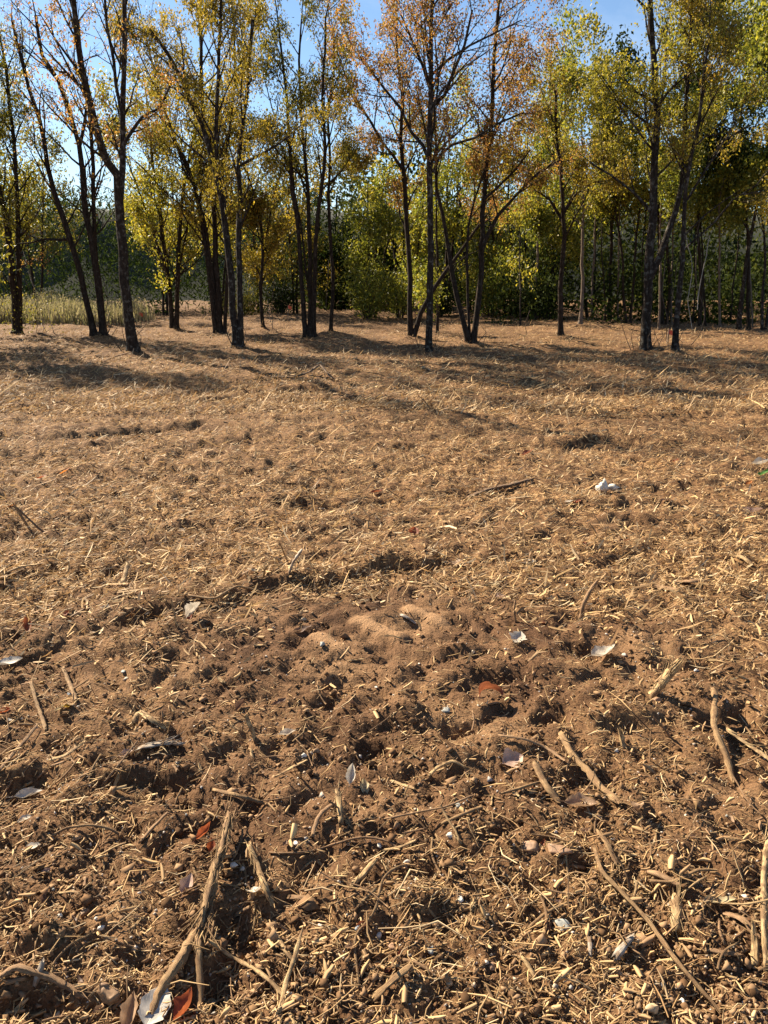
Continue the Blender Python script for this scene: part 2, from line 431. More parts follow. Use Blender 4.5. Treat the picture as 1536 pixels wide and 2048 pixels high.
# ------------------------------------------------------------------ ground sheet
def build_ground():
    ys = [-60, -25, -10, -4, -1.5, -.4, .1, .35]
    y = .6
    while y < 36: ys.append(y); y *= 1.0068
    while y < 600: ys.append(y); y *= 1.09
    ys = np.array(ys)
    u = np.linspace(-1, 1, 410)
    outer = np.array([1.15, 1.4, 1.8, 2.6, 4, 7, 14])
    u = np.concatenate([-outer[::-1], u, outer])
    half = .62 * np.clip(ys, 0, 1e9) + .75
    half[ys < 0] = .75 + np.abs(ys[ys < 0]) * .6
    X = half[:, None] * u[None]; Y = np.repeat(ys[:, None], len(u), 1)
    Z = height(X, Y)
    Z = np.where(np.abs(X) > 200, 0, Z)
    V = np.stack([X, Y, Z], -1).reshape(-1, 3)
    r, c = len(ys), len(u)
    i = (np.arange(r - 1)[:, None] * c + np.arange(c - 1)[None]).reshape(-1)
    F = np.stack([i, i + 1, i + c + 1, i + c], -1)
    me = mesh_np('ground', V, F, M['soil'], True)
    at = me.attributes.new('cover', 'FLOAT', 'POINT')
    at.data.foreach_set('value', cover(V[:, 0], V[:, 1]).astype(np.float32))
    a2 = me.attributes.new('track', 'FLOAT', 'POINT')
    a2.data.foreach_set('value', track(V[:, 0], V[:, 1]).astype(np.float32))
    o = link('ground', me); tag(o, kind='structure')
build_ground()

# ------------------------------------------------------------------ litter that nobody could count
def sample_px(n, y0, y1, pw=1.0, x0=-260, x1=1796):
    px = x0 + rng.random(n) * (x1 - x0)
    py = y0 + (rng.random(n) ** pw) * (y1 - y0)
    x, y = gpt(px, py)
    return x, y

def straw_mesh(name, x, y, L, W, mat, thick=True, tilt=.25, lift=.004, bend=.15):
    N = len(x)
    yaw = rng.random(N) * 2 * np.pi
    # more of them lie across the view, as dragged by the mulcher
    acr = rng.random(N) < .38
    yaw = np.where(acr, rng.normal(.2, .6, N), yaw)
    pit = np.abs(rng.normal(0, tilt, N)) * np.where(rng.random(N) < .85, 1, 2.6)
    pit = np.minimum(pit, 1.2)
    d = np.stack([np.cos(yaw) * np.cos(pit), np.sin(yaw) * np.cos(pit), np.sin(pit)], -1)
    side = np.stack([-np.sin(yaw), np.cos(yaw), np.zeros(N)], -1)
    up = np.cross(d, side)
    roll = rng.normal(0, .7, N)[:, None]
    s2 = side * np.cos(roll) + up * np.sin(roll); u2 = -side * np.sin(roll) + up * np.cos(roll)
    z = height(x, y) + lift + np.sin(pit) * L * .42 + rng.random(N) * lift * 2
    C = np.stack([x, y, z], -1)
    cur = (rng.normal(0, bend, N) * L)[:, None]
    e0 = (.25 + .75 * rng.random(N))[:, None]; e1 = (.15 + .75 * rng.random(N))[:, None]
    Lc = L[:, None]; Wc = W[:, None]
    if thick:
        rings = []
        for t, wv in ((-.5, e0), (.05, 1.0), (.5, e1)):
            off = (1 - 4 * t * t)
            c = C + d * Lc * t + s2 * cur * off + u2 * cur * .5 * off
            rings.append(np.stack([c + s2 * Wc * .5 * wv, c - s2 * Wc * .5 * wv, c + u2 * Wc * .55 * wv], 1))
        V = np.stack(rings, 1).reshape(N, 9, 3)
        f = []
        for r in range(2):
            for k in range(3):
                a = r * 3 + k; b = r * 3 + (k + 1) % 3
                f.append([a, b, b + 3, a + 3])
        f = np.array(f)
        F = (np.arange(N)[:, None, None] * 9 + f[None]).reshape(-1, 4)
    else:
        rings = []
        for t, wv in ((-.5, e0), (.05, 1.0), (.5, e1)):
            off = (1 - 4 * t * t)
            c = C + d * Lc * t + s2 * cur * off
            rings.append(np.stack([c + s2 * Wc * .5 * wv, c - s2 * Wc * .5 * wv], 1))
        V = np.stack(rings, 1).reshape(N, 6, 3)
        f = np.array([[0, 1, 3, 2], [2, 3, 5, 4]])
        F = (np.arange(N)[:, None, None] * 6 + f[None]).reshape(-1, 4)
    return mesh_np(name, V.reshape(-1, 3), F, mat)

def keep(x, y, bias=0.0, sharp=1.0):
    c = cover(x, y) * (1 - .95 * track(x, y))
    k = rng.random(len(x)) < np.clip(c * sharp + bias, 0, 1)
    return x[k], y[k]

def add_stuff(name, me, label, cat):
    tag(link(name, me), label, cat, kind='stuff')

def build_litter():
    # near straw
    x, y = keep(*sample_px(30000, 1050, 2200), bias=.03, sharp=.9)
    N = len(x); L = np.exp(rng.normal(math.log(.023), .65, N)); L = np.minimum(L, .15); W = .0013 + .0034 * rng.random(N) ** 2 + L * .018
    add_stuff('straw_litter', straw_mesh('straw_litter', x, y, L, W, M['straw'], True, .22, .003, .12), 'thin pale straw and shredded fibres scattered over the brown soil nearby', 'straw')
    # mid
    x, y = keep(*sample_px(92000, 790, 1420, 1.35), bias=.04, sharp=1.05)
    fade = rng.random(len(x)) < 1 - sst(3.9, 2.7, y); x, y = x[fade], y[fade]
    N = len(x); L = np.exp(rng.normal(math.log(.036), .6, N)); L = np.minimum(L, .2); W = np.minimum(.0032 + .010 * rng.random(N) ** 3, L * .4)
    add_stuff('straw_cover', straw_mesh('straw_cover', x, y, L, W, M['straw'], False, .34, .008, .06), 'golden shredded straw covering the middle of the cleared field', 'straw')
    # far
    x, y = keep(*sample_px(56000, 618, 830, 1.0), bias=.2, sharp=1.0)
    N = len(x); L = np.exp(rng.normal(math.log(.072), .5, N)); W = .006 + .011 * rng.random(N) ** 2
    add_stuff('straw_field', straw_mesh('straw_field', x, y, L, W, M['straw'], False, .38, .012, .08), 'dry straw covering the ground among the trees', 'straw')
    # small chips
    x, y = keep(*sample_px(25000, 860, 2200), bias=.06, sharp=.8)
    N = len(x); L = np.minimum(np.exp(rng.normal(math.log(.017), .5, N)), .05); W = L * (.12 + .3 * rng.random(N) ** 2)
    add_stuff('chip_litter', straw_mesh('chip_litter', x, y, L, W, M['chip_far'], True, .3, .003, .04), 'small broken wood chips strewn over the soil', 'wood chips')
    # clods and grit: distorted octahedra
    def octs(name, x, y, R, mat, flat, label, cat, sink=.3):
        N = len(x)
        base = np.array([[1, 0, 0], [0, 1, 0], [-1, 0, 0], [0, -1, 0], [0, 0, 1], [0, 0, -1], [.6, .6, .5], [-.6, -.6, .5]], float)[:6]
        V = base[None] * (.6 + .7 * rng.random((N, 6, 1)))
        V = V + .3 * rng.standard_normal((N, 6, 3))
        a = rng.random(N) * 6.28; ca, sa = np.cos(a)[:, None], np.sin(a)[:, None]
        X = V[..., 0] * ca - V[..., 1] * sa; Y = V[..., 0] * sa + V[..., 1] * ca
        V = np.stack([X * R[:, None], Y * R[:, None], V[..., 2] * R[:, None] * flat], -1)
        z = height(x, y) + R * flat * (1 - sink) * .8
        V += np.stack([x, y, z], -1)[:, None]
        f = np.array([[0, 1, 4], [1, 2, 4], [2, 3, 4], [3, 0, 4], [1, 0, 5], [2, 1, 5], [3, 2, 5], [0, 3, 5]])
        F = (np.arange(N)[:, None, None] * 6 + f[None]).reshape(-1, 3)
        add_stuff(name, mesh_np(name, V.reshape(-1, 3), F, mat), label, cat)
    x, y = sample_px(62000, 1090, 2200, .9)
    k = rng.random(len(x)) < np.clip(1.05 - cover(x, y), .1, 1) * (.55 + .9 * np.clip(gnoise(x * 3, y * 3, 30), -.3, .6)); x, y = x[k], y[k]
    k = rng.random(len(x)) > track(x, y) * .9; x, y = x[k], y[k]
    R = np.exp(rng.normal(math.log(.0036), .6, len(x))); R = np.minimum(R, .022)
    octs('soil_crumbs', x, y, R, M['clod'], .75, 'loose brown soil crumbs over the churned earth', 'soil crumbs')
    x, y = sample_px(4200, 1000, 2200, .8)
    R = np.exp(rng.normal(math.log(.0027), .4, len(x)))
    octs('grit', x, y, R, M['grit'], .8, 'tiny pale grit specks scattered in the soil', 'grit', .2)
build_litter()


# ------------------------------------------------------------------ trees
def rot_about(v, axis, a):
    return Matrix.Rotation(a, 3, axis) @ v

def grow(P0, D0, L, r0, depth, tubes, twigs, anchors, density, leafy, up=.25, spread=.75, sides=5, curv=.12):
    """a branch from P0 along D0, with side twigs; anchors collects where leaves sit"""
    k = max(3, int(L / .28) + 2)
    pts = [P0.copy()]; D = D0.normalized()
    for i in range(k - 1):
        D = (D + Vector((random.gauss(0, curv), random.gauss(0, curv), random.gauss(0, curv * .7) + up * .18))).normalized()
        pts.append(pts[-1] + D * (L / (k - 1)))
    rad = [r0 * (1 - .82 * i / (k - 1)) + .0016 for i in range(k)]
    (tubes if depth == 0 else twigs).add(pts, rad, sides if depth == 0 else 3, 0)
    if depth >= 2:
        for i in range(1, k): anchors.append((pts[i], D, leafy))
        return
    n = max(2, int(L * density * (3.2 if depth == 0 else 2.6)))
    for j in range(n):
        t = .22 + .78 * (j + random.random()) / n
        f = t * (k - 1); i = min(int(f), k - 2)
        p = pts[i].lerp(pts[i + 1], f - i)
        ax = Vector((random.gauss(0, 1), random.gauss(0, 1), random.gauss(0, 1))).normalized()
        d = (pts[i + 1] - pts[i]).normalized()
        d2 = rot_about(d, d.cross(ax).normalized(), random.uniform(.45, 1.0) * spread * 1.2)
        l2 = L * (1 - t * .55) * random.uniform(.3, .6)
        if depth == 0: l2 = max(l2, .3)
        l2 = max(l2, .16)
        grow(p, d2, l2, rad[i] * .55, depth + 1, tubes, twigs, anchors, density, leafy, up, spread, sides, curv * 1.3)
    anchors.append((pts[-1], D, leafy)); anchors.append((pts[-2], D, leafy))

def poly_at(pts, rad, t):
    f = t * (len(pts) - 1); i = min(int(f), len(pts) - 2); a = f - i
    return pts[i].lerp(pts[i + 1], a), rad[i] * (1 - a) + rad[i + 1] * a, (pts[i + 1] - pts[i]).normalized()

def smooth_path(pts, rad, step=.35):
    """resample with slight wander"""
    P = [pts[0]]; R = [rad[0]]
    for i in range(len(pts) - 1):
        L = (pts[i + 1] - pts[i]).length; n = max(1, int(L / step))
        p_1 = pts[max(i - 1, 0)]; p2 = pts[min(i + 2, len(pts) - 1)]
        for j in range(1, n + 1):
            t = j / n
            a = pts[i]; b = pts[i + 1]
            q = 0.5 * ((2 * a) + (b - p_1) * t + (2 * p_1 - 5 * a + 4 * b - p2) * t * t + (3 * a - p_1 - 3 * b + p2) * t ** 3)
            w = .012 if 0 < j < n or i else .004
            P.append(q + Vector((random.gauss(0, w), random.gauss(0, w), 0)))
            R.append(rad[i] * (1 - t) + rad[i + 1] * t)
    return P, R

def make_tree(label, base_px, stems, leaf, nleaf, lsize, bark='bark_dark', zmax=8.0, group='young trees standing along the edge of the clearing',
              bstart=.28, density=1.0, reach=1.0, side_px=(), vines=(), droop=.5, spread_leaf=.09, Y=None, name='deciduous_tree', up=.25, gain=1.0, bottom_leaf=0, cat='tree', clear=0.0):
    if Y is None: Y = float(gpt(*base_px)[1])
    bx = float(ppt(base_px[0], base_px[1], Y).x)
    bz = H(bx, Y) - .04
    base = Vector((bx, Y, bz))
    root = bpy.data.objects.new(name, None); COL.objects.link(root); root.location = base
    tag(root, label, cat, group)
    twigs = Tubes(); limbs = Tubes(); anchors = []
    for si, (pp, w0, w1) in enumerate(stems):
        pts = []; dy = 0.0; lean = random.gauss(0, .05)
        for q, (px, py) in enumerate(pp):
            dy += lean * (0 if q == 0 else 1) + random.gauss(0, .03) * (q > 0)
            pts.append(ppt(px, py, Y + dy))
        if abs(pp[0][1] - base_px[1]) < 25: pts[0].z = bz
        s = FPX / (Y * cP)
        k = len(pts)
        rad = [(w0 + (w1 - w0) * i / (k - 1)) / 2 / s * gain * .88 for i in range(k)]
        if pp[-1][1] < 60 or True:
            D = (pts[-1] - pts[-2]).normalized()
            D = Vector((D.x * .8, D.y * .5 + random.gauss(0, .05), max(D.z, .5))).normalized()
            top = zmax * (.86 if Y < 19 else 1) * random.uniform(.88, 1.05)
            r = rad[-1]
            while pts[-1].z < top:
                D = (D + Vector((random.gauss(0, .07), random.gauss(0, .07), .05))).normalized()
                pts.append(pts[-1] + D * .6)
                left = max(0, (top - pts[-1].z)) / max(.5, top - ppt(*pp[-1], Y).z)
                rad.append(max(.006, r * (.25 + .75 * left)))
        P, R = smooth_path(pts, rad)
        if pp[0][1] >= base_px[1] - 25:
            P.insert(1, P[0].lerp(P[1], .3)); R.insert(1, R[0] * 1.12); R[0] *= 1.6
        tb = Tubes(); tb.add([p - base for p in P], R, 9 if w0 > 8 else 6, .05)
        link('trunk', tb.mesh('trunk', M[bark]), root)
        # side branches
        Ltot = sum((P[i + 1] - P[i]).length for i in range(len(P) - 1))
        own = bstart if pp[0][1] >= base_px[1] - 40 else .08
        n = int(Ltot * (1 - own) * (3.2 if LEAFY > 2 else 2.0) * density)
        for j in range(n):
            t = own + (1 - own) * (j + random.random()) / n
            p, r, d = poly_at(P, R, min(t, .995))
            if p.z < clear: continue
            a = random.random() * 6.283
            ax = Vector((math.cos(a), math.sin(a), 0))
            d2 = rot_about(d, d.cross(ax).normalized(), random.uniform(.35, .85) if LEAFY > 2 else random.uniform(.5, .95))
            L = reach * random.uniform(.55, 1.35) * (1.15 - .55 * t) * min(1.4, .5 + Ltot * .12)
            grow(p, d2, L, min(r * .5, .024), 0, limbs, twigs, anchors, density, 1.0, up)
        anchors.append((P[-1], d, 1.0))
    for (pp, w0, w1) in side_px:     # limbs seen in the photograph
        pts = [ppt(px, py, Y + random.gauss(0, .04)) for px, py in pp]
        s = FPX / (Y * cP); k = len(pts)
        rad = [(w0 + (w1 - w0) * i / (k - 1)) / 2 / s for i in range(k)]
        P, R = smooth_path(pts, rad)
        tb = Tubes(); tb.add([p - base for p in P], R, 7, .04)
        link('limb', tb.mesh('limb', M[bark]), root)
        Ltot = sum((P[i + 1] - P[i]).length for i in range(len(P) - 1))
        n = int(Ltot * 3 * density)
        for j in range(n):
            t = .2 + .8 * (j + random.random()) / max(1, n)
            p, r, d = poly_at(P, R, min(t, .99))
            if p.z < clear: continue
            ax = Vector((random.gauss(0, 1), random.gauss(0, 1), random.gauss(0, 1)))
            d2 = rot_about(d, d.cross(ax).normalized(), random.uniform(.4, .9))
            grow(p, d2, reach * random.uniform(.4, .9), min(r * .5, .018), 0, limbs, twigs, anchors, density, 1.0, up)
    def shift(tb):
        tb.V = [v - np.array(base) for v in tb.V]; return tb
    if limbs.n: tag(link('branches', shift(limbs).mesh('branches', M[bark]), root), kind='stuff')
    if twigs.n: tag(link('twigs', shift(twigs).mesh('twigs', M['twig']), root), kind='stuff')
    if Y < 19 and name == 'deciduous_tree' and group == EDGE:      # sprouts and dead stems about the foot
        for q in range(random.randint(4, 8)):
            a = random.random() * 6.28; r0 = random.uniform(.08, .3); hh = random.uniform(.2, .75)
            p0 = Vector((math.cos(a) * r0, math.sin(a) * r0 * .6, 0)); p0.z = H(base.x + p0.x, base.y + p0.y) - bz - .03
            p1 = p0 + Vector((math.cos(a) * .1 + random.gauss(0, .06), random.gauss(0, .06), hh * .5)); p2 = p1 + Vector((random.gauss(.05, .12), random.gauss(0, .08), hh * .5))
            tb = Tubes(); tb.add([p0, p1, p2], [.009, .006, .003], 5); link('sprout', tb.mesh('sprout', M['twig']), root)
    for vp in vines:
        pts = [ppt(px, py, Y + random.gauss(0, .1)) for px, py in vp]
        P, R = smooth_path(pts, [.009] * len(pts), .2)
        tb = Tubes(); tb.add([p - base for p in P], [r * random.uniform(.7, 1.1) for r in R], 5)
        link('vine', tb.mesh('vine', M['twig_pale' if random.random() < .4 else 'twig']), root)
    if nleaf and anchors:
        A = np.array([tuple(a[0] - base) for a in anchors])
        # patchy: some sprays hold many leaves, others none
        w = np.clip(gnoise(A[:, 0] * .9 + A[:, 1] * .7, A[:, 2] * .9, 40 + int(bx * 3) % 9) + .55, .03, 2) ** 1.4
        w = w / w.sum()
        nleaf = int(nleaf * LEAFY)
        ncl = nleaf // 5; cl = A[rng.choice(len(A), ncl, p=w)] + rng.standard_normal((ncl, 3)) * spread_leaf
        idx = rng.integers(0, ncl, nleaf)
        C = cl[idx] + rng.standard_normal((nleaf, 3)) * min(.09, lsize * .8) * np.array([.8, .8, 1.2]) - np.array([0, 0, spread_leaf * .3])
        if bottom_leaf:
            b = rng.standard_normal((bottom_leaf, 3)) * np.array([.5, .3, .45]) + np.array([.25, 0, .55]); b[:, 2] = np.abs(b[:, 2]); C = np.concatenate([C, b])
        crown = link('crown', leaves_mesh('crown', C, M[leaf], lsize * (.93 if LEAFY > 2 else 1), .5, droop), root); tag(crown, kind='stuff')
    return root

LEAFY = 3.3
EDGE = 'slender trees standing along the edge of the clearing'
T = make_tree
T('vine-tangled pair of dark stems at the far left edge beside the weeds', (35, 668),
  [([(32, 668), (25, 560), (10, 430), (-5, 360), (-20, 250)], 15, 8), ([(39, 668), (38, 560), (38, 480), (34, 380), (25, 250), (10, 120)], 13, 6)],
  'leaf_olive', 3800, .06, zmax=7.2, group=EDGE, bottom_leaf=500,
  vines=[[(50, 560), (70, 600), (80, 640), (96, 668)], [(60, 540), (75, 610), (72, 665)], [(20, 540), (5, 600), (-10, 665)], [(45, 500), (62, 560), (88, 610), (85, 668)], [(70, 640), (50, 650), (40, 668)], [(95, 600), (100, 640), (110, 668)]],
  bstart=.2)
T('dark leaning tree forking low into three bare stems beside the tall weeds', (200, 680),
  [([(190, 680), (170, 590), (150, 510), (130, 440), (108, 385), (95, 330), (80, 240), (60, 180), (35, 90)], 15, 6),
   ([(208, 680), (200, 600), (190, 520), (180, 470), (168, 400), (165, 340), (160, 290), (140, 230), (115, 160), (85, 110), (70, 30)], 17, 6),
   ([(192, 520), (188, 440), (187, 370), (185, 300), (172, 200), (160, 120), (158, 40)], 11, 5)],
  'leaf_rust', 900, .05, zmax=8.0, group=EDGE, bstart=.35, density=1.0, reach=1.1,
  side_px=[([(145, 478), (120, 480), (90, 478), (60, 486), (30, 488)], 6, 2), ([(160, 290), (175, 200), (160, 110), (140, 20)], 7, 3)],
  vines=[[(207, 560), (216, 600), (210, 625), (203, 630)]])
T('mottled bark tree nearest on the left, forking high into two stems', (268, 712),
  [([(268, 712), (258, 640), (250, 560), (240, 450), (236, 380), (232, 350), (215, 325), (205, 300), (190, 250), (180, 190), (165, 130), (155, 70), (146, 0)], 24, 9),
   ([(240, 400), (246, 330), (246, 280), (243, 220), (248, 150), (250, 60), (248, 0)], 15, 9),
   ([(243, 225), (232, 170), (226, 120), (215, 50), (208, 0)], 8, 5)],
  'leaf_rust', 1300, .055, bark='bark_grey', zmax=8.2, group=EDGE, bstart=.42, reach=1.1,
  side_px=[([(247, 290), (262, 265), (285, 235), (320, 215), (345, 160)], 8, 3)])
T('yellow-leaved tree with several slim stems left of centre', (348, 660),
  [([(345, 660), (341, 600), (332, 520), (322, 440), (315, 380), (305, 320), (295, 250)], 11, 5), ([(352, 660), (354, 590), (357, 520), (360, 450), (366, 380), (376, 320), (392, 250)], 12, 5),
   ([(341, 600), (325, 520), (300, 450), (285, 400), (262, 340)], 6, 3), ([(354, 590), (365, 500), (385, 420), (395, 380)], 6, 3)],
  'leaf_yellow', 5200, .085, zmax=6.0, group=EDGE, bstart=.22, density=1.1, reach=1.15)
T('dark clump of close stems with ochre crown left of centre', (440, 668),
  [([(432, 660), (420, 560), (408, 480), (400, 420), (388, 370), (375, 330), (350, 280), (325, 210)], 12, 6), ([(441, 668), (434, 560), (430, 480), (426, 400), (418, 300), (405, 200), (402, 100), (398, 10)], 14, 6),
   ([(449, 668), (452, 600), (455, 540), (450, 440), (446, 340), (462, 240), (470, 140)], 9, 5), ([(436, 640), (426, 560), (413, 470), (398, 400), (372, 340)], 8, 4)],
  'leaf_ochre', 6200, .06, zmax=8.2, group=EDGE, bstart=.3, density=1.15, reach=1.2, droop=.8)
T('rough grey double-trunk tree leaning apart over an ochre crown', (475, 697),
  [([(471, 697), (465, 620), (462, 560), (452, 470), (444, 400), (434, 350), (420, 300), (402, 250), (385, 205), (365, 165), (345, 125), (300, 60)], 17, 7),
   ([(482, 697), (480, 620), (477, 540), (478, 450), (479, 390), (476, 340), (481, 280), (490, 220), (498, 140), (505, 40)], 15, 7),
   ([(440, 375), (433, 320), (430, 260), (436, 150), (440, 60), (443, 0)], 10, 6)],
  'leaf_ochre', 5600, .055, bark='bark_grey', zmax=7.8, group=EDGE, bstart=.4, density=1.1, reach=1.2, droop=.8,
  side_px=[([(480, 330), (520, 310), (560, 285), (600, 250)], 6, 2)])
T('short orange-leaved tree with a low twiggy crown behind the double trunk', (527, 665),
  [([(527, 665), (522, 600), (523, 540), (525, 470), (518, 420), (505, 380), (490, 330)], 9, 4), ([(525, 520), (535, 460), (545, 400), (560, 350)], 6, 3)],
  'leaf_ochre', 3400, .075, zmax=4.8, group=EDGE, bstart=.22, density=1.1, vines=[[(535, 600), (540, 640), (550, 668)], [(548, 560), (545, 620), (543, 660)]])
T('tight clump of four straight dark stems near the middle', (620, 677),
  [([(612, 677), (606, 600), (600, 520), (594, 440), (584, 380), (580, 300), (572, 200), (565, 120)], 12, 5), ([(620, 677), (621, 600), (619, 520), (618, 450), (617, 380), (610, 300), (602, 220), (598, 120)], 13, 5),
   ([(628, 675), (628, 600), (630, 520), (634, 450), (642, 380), (650, 300), (645, 200), (650, 100)], 12, 5), ([(622, 640), (612, 540), (602, 450), (592, 400), (575, 330), (555, 260)], 6, 3)],
  'leaf_olive', 5200, .06, zmax=7.4, group=EDGE, bstart=.45, density=1.1, reach=1.05, droop=.8, clear=3.0)
T('single thin straight stem right beside the four-stem clump', (662, 670),
  [([(662, 670), (665, 600), (664, 540), (660, 450), (657, 390), (660, 320), (657, 240), (664, 150), (668, 60)], 9, 4)],
  'leaf_ochre', 1800, .06, zmax=6.6, group=EDGE, bstart=.45, clear=2.6, side_px=[([(660, 370), (675, 350), (692, 335), (700, 300)], 4, 1.5)], vines=[[(652, 620), (655, 560), (660, 520)]])
T('dark stem with a long limb leaning far to one side behind the main trunk', (824, 675),
  [([(822, 675), (820, 600), (818, 520), (813, 450), (811, 390), (806, 330), (800, 280), (805, 200), (795, 120)], 13, 6),
   ([(806, 340), (785, 310), (765, 285), (740, 240), (712, 200), (690, 150)], 8, 4)],
  'leaf_rust', 3800, .06, zmax=6.6, group=EDGE, bstart=.4, density=1.2, reach=1.1, clear=2.2,
  side_px=[([(828, 672), (842, 625), (866, 580), (890, 545), (922, 502), (950, 462), (972, 430)], 11, 4), ([(870, 572), (900, 535), (935, 510), (962, 500)], 4, 1.5)])
T('tallest straight mottled trunk in the middle under a thin orange crown', (857, 700),
  [([(857, 700), (859, 630), (861, 560), (862, 450), (860, 380), (857, 300), (860, 200), (863, 100), (864, 0)], 17, 8)],
  'leaf_rust', 4200, .055, bark='bark_grey', zmax=8.2, group=EDGE, bstart=.3, density=1.25, reach=1.3, clear=3.2,
  side_px=[([(858, 320), (845, 290), (825, 265), (800, 215), (770, 180), (740, 140), (715, 110)], 8, 3), ([(866, 345), (880, 310), (905, 290), (950, 275), (1000, 245), (1050, 225)], 7, 3),
           ([(862, 215), (890, 190), (905, 150), (930, 90), (945, 20)], 8, 4), ([(861, 180), (845, 130), (825, 90), (800, 30)], 7, 3), ([(863, 150), (895, 120), (940, 90), (1000, 60), (1045, 40)], 6, 2)])
T('wide V of dark stems spreading right of the tall middle trunk', (944, 686),
  [([(938, 686), (926, 640), (912, 590), (902, 530), (893, 480), (884, 430), (872, 380), (872, 300), (868, 220)], 13, 5), ([(946, 686), (956, 610), (962, 540), (966, 470), (968, 390), (976, 310), (984, 220), (988, 120), (996, 30)], 15, 7),
   ([(940, 680), (936, 600), (934, 520), (938, 450), (950, 400), (965, 350)], 8, 4)],
  'leaf_rust', 4200, .06, zmax=7.6, group=EDGE, bstart=.5, density=1.15, reach=1.15, clear=2.4,
  side_px=[([(964, 500), (975, 470), (995, 430), (1030, 395), (1075, 345), (1120, 320)], 9, 4), ([(966, 400), (990, 380), (1030, 340), (1060, 300)], 6, 3)])
T('straight brown stem with yellow-green crown standing right of the V stems', (1122, 676),
  [([(1121, 676), (1121, 610), (1124, 540), (1128, 470), (1127, 400), (1121, 330), (1112, 260), (1110, 180)], 13, 5)],
  'leaf_ochre', 4200, .065, zmax=5.4, group=EDGE, bstart=.35, density=1.2, reach=1.3, clear=2.3, bark='bark_dark',
  side_px=[([(1126, 430), (1150, 390), (1185, 365), (1220, 360)], 5, 2), ([(1126, 440), (1100, 400), (1070, 380), (1040, 350)], 5, 2)], vines=[[(1060, 620), (1050, 650), (1054, 668), (1048, 676)]])
T('thick pale-barked forked trunk nearest on the right', (1291, 703),
  [([(1291, 703), (1293, 640), (1297, 560), (1302, 480), (1307, 400), (1311, 320), (1314, 240), (1308, 140), (1302, 40), (1300, 0)], 23, 10),
   ([(1298, 560), (1318, 515), (1335, 470), (1350, 420), (1362, 370), (1371, 300), (1372, 200), (1380, 90)], 16, 7)],
  'leaf_yellow', 5200, .06, bark='bark_grey', zmax=7.8, group=EDGE, bstart=.42, density=1.15, reach=1.3, clear=2.9,
  side_px=[([(1306, 430), (1290, 410), (1265, 385), (1225, 350), (1180, 325)], 7, 3), ([(1312, 260), (1280, 235), (1240, 205), (1200, 150)], 6, 2), ([(1310, 220), (1340, 180), (1375, 150), (1430, 130)], 6, 2)])
T('slim vine-hung trunk just behind the thick forked one on the right', (1350, 706),
  [([(1350, 706), (1354, 640), (1360, 580), (1366, 520), (1368, 450), (1372, 380), (1380, 320), (1400, 240), (1408, 150)], 14, 6)],
  'leaf_ochre', 3800, .06, bark='bark_grey', zmax=7.0, group=EDGE, bstart=.42, density=1.2, reach=1.3, clear=2.8,
  side_px=[([(1368, 500), (1395, 475), (1430, 445), (1465, 400), (1510, 370), (1545, 330)], 5, 2), ([(1370, 470), (1410, 430), (1450, 400), (1480, 380)], 4, 1.5), ([(1374, 400), (1410, 340), (1450, 280), (1500, 250)], 5, 2)],
  vines=[[(1364, 480), (1350, 560), (1342, 620), (1348, 640)], [(1372, 470), (1385, 540), (1376, 600), (1384, 660)], [(1330, 520), (1324, 590), (1336, 640), (1332, 680)], [(1400, 440), (1392, 540), (1410, 640), (1382, 690)], [(1420, 470), (1402, 560), (1395, 620)]])

# ------------------------------------------------------------------ woods behind
LEAFY = 1.25
WOOD = 'trees of the wood behind the clearing'
def wood_tree(px, py, topx, w, leaf, nleaf, size, zmax, label, bark='bark_dark', lean=0, stems=1, bstart=.25, reach=1.2, clear=0, Y=None, group=WOOD, spread=.2, density=.7):
    st = []
    if px > 1050 and bstart > .2: clear = 2.4
    for k in range(stems):
        o = (k - (stems - 1) / 2) * w * 1.1
        l = lean + (k - (stems - 1) / 2) * 28 + random.gauss(0, 6)
        st.append(([(px + o, py), (px + o + l * .3 + random.gauss(0, 2), py - 70), (px + o + l * .65 + random.gauss(0, 3), py - 150), (px + o + l, py - 230)], w, w * .6))
    return T(label, (px, py), st, leaf, nleaf, size, bark=bark, zmax=zmax, group=group, bstart=bstart, density=density, reach=reach, clear=clear, Y=Y, spread_leaf=spread)

W_ = wood_tree
# right side wood, from near to far
W_(1068, 642, 0, 7, 'leaf_green', 4200, .10, 6.0, 'thin pale stem at the clearing edge between the V stems and brown stem', 'bark_pale', 6)
W_(1160, 652, 0, 9, 'leaf_green', 4500, .10, 6.4, 'pale curved trunk just right of the straight brown stem', 'bark_pale', 14)
W_(1182, 645, 0, 6, 'leaf_yellow', 4200, .10, 6.0, 'thin pale stem close behind the pale curved trunk', 'bark_pale', 4)
W_(1256, 648, 0, 7, 'leaf_yellow', 4600, .10, 7.0, 'slim trunk in the shade left of the thick forked trunk', 'bark_dark', -6, stems=2)
W_(1318, 656, 0, 6, 'leaf_green', 4200, .10, 7.8, 'thin stem in shade seen between the two right trunks', 'bark_pale', 2)
W_(1440, 655, 0, 6, 'leaf_green', 4600, .10, 7.8, 'thin pale stem in the dark wood at right', 'bark_pale', 2)
W_(1478, 658, 0, 11, 'leaf_green', 4800, .10, 8.2, 'leaning grey trunk in the dark wood near the right edge', 'bark_grey', 30)
W_(1528, 660, 0, 7, 'leaf_green', 4600, .10, 8.0, 'thin leaning stem at the right edge of the picture', 'bark_grey', 20, stems=2)
W_(1620, 662, 0, 11, 'leaf_green', 4600, .11, 8.0, 'broad tree of the wood just past the right edge', 'bark_dark', -30)
W_(1400, 645, 0, 9, 'leaf_dark', 4800, .11, 9.2, 'dark leafy tree behind the slim vine-hung trunk', 'bark_dark', 0, Y=24)
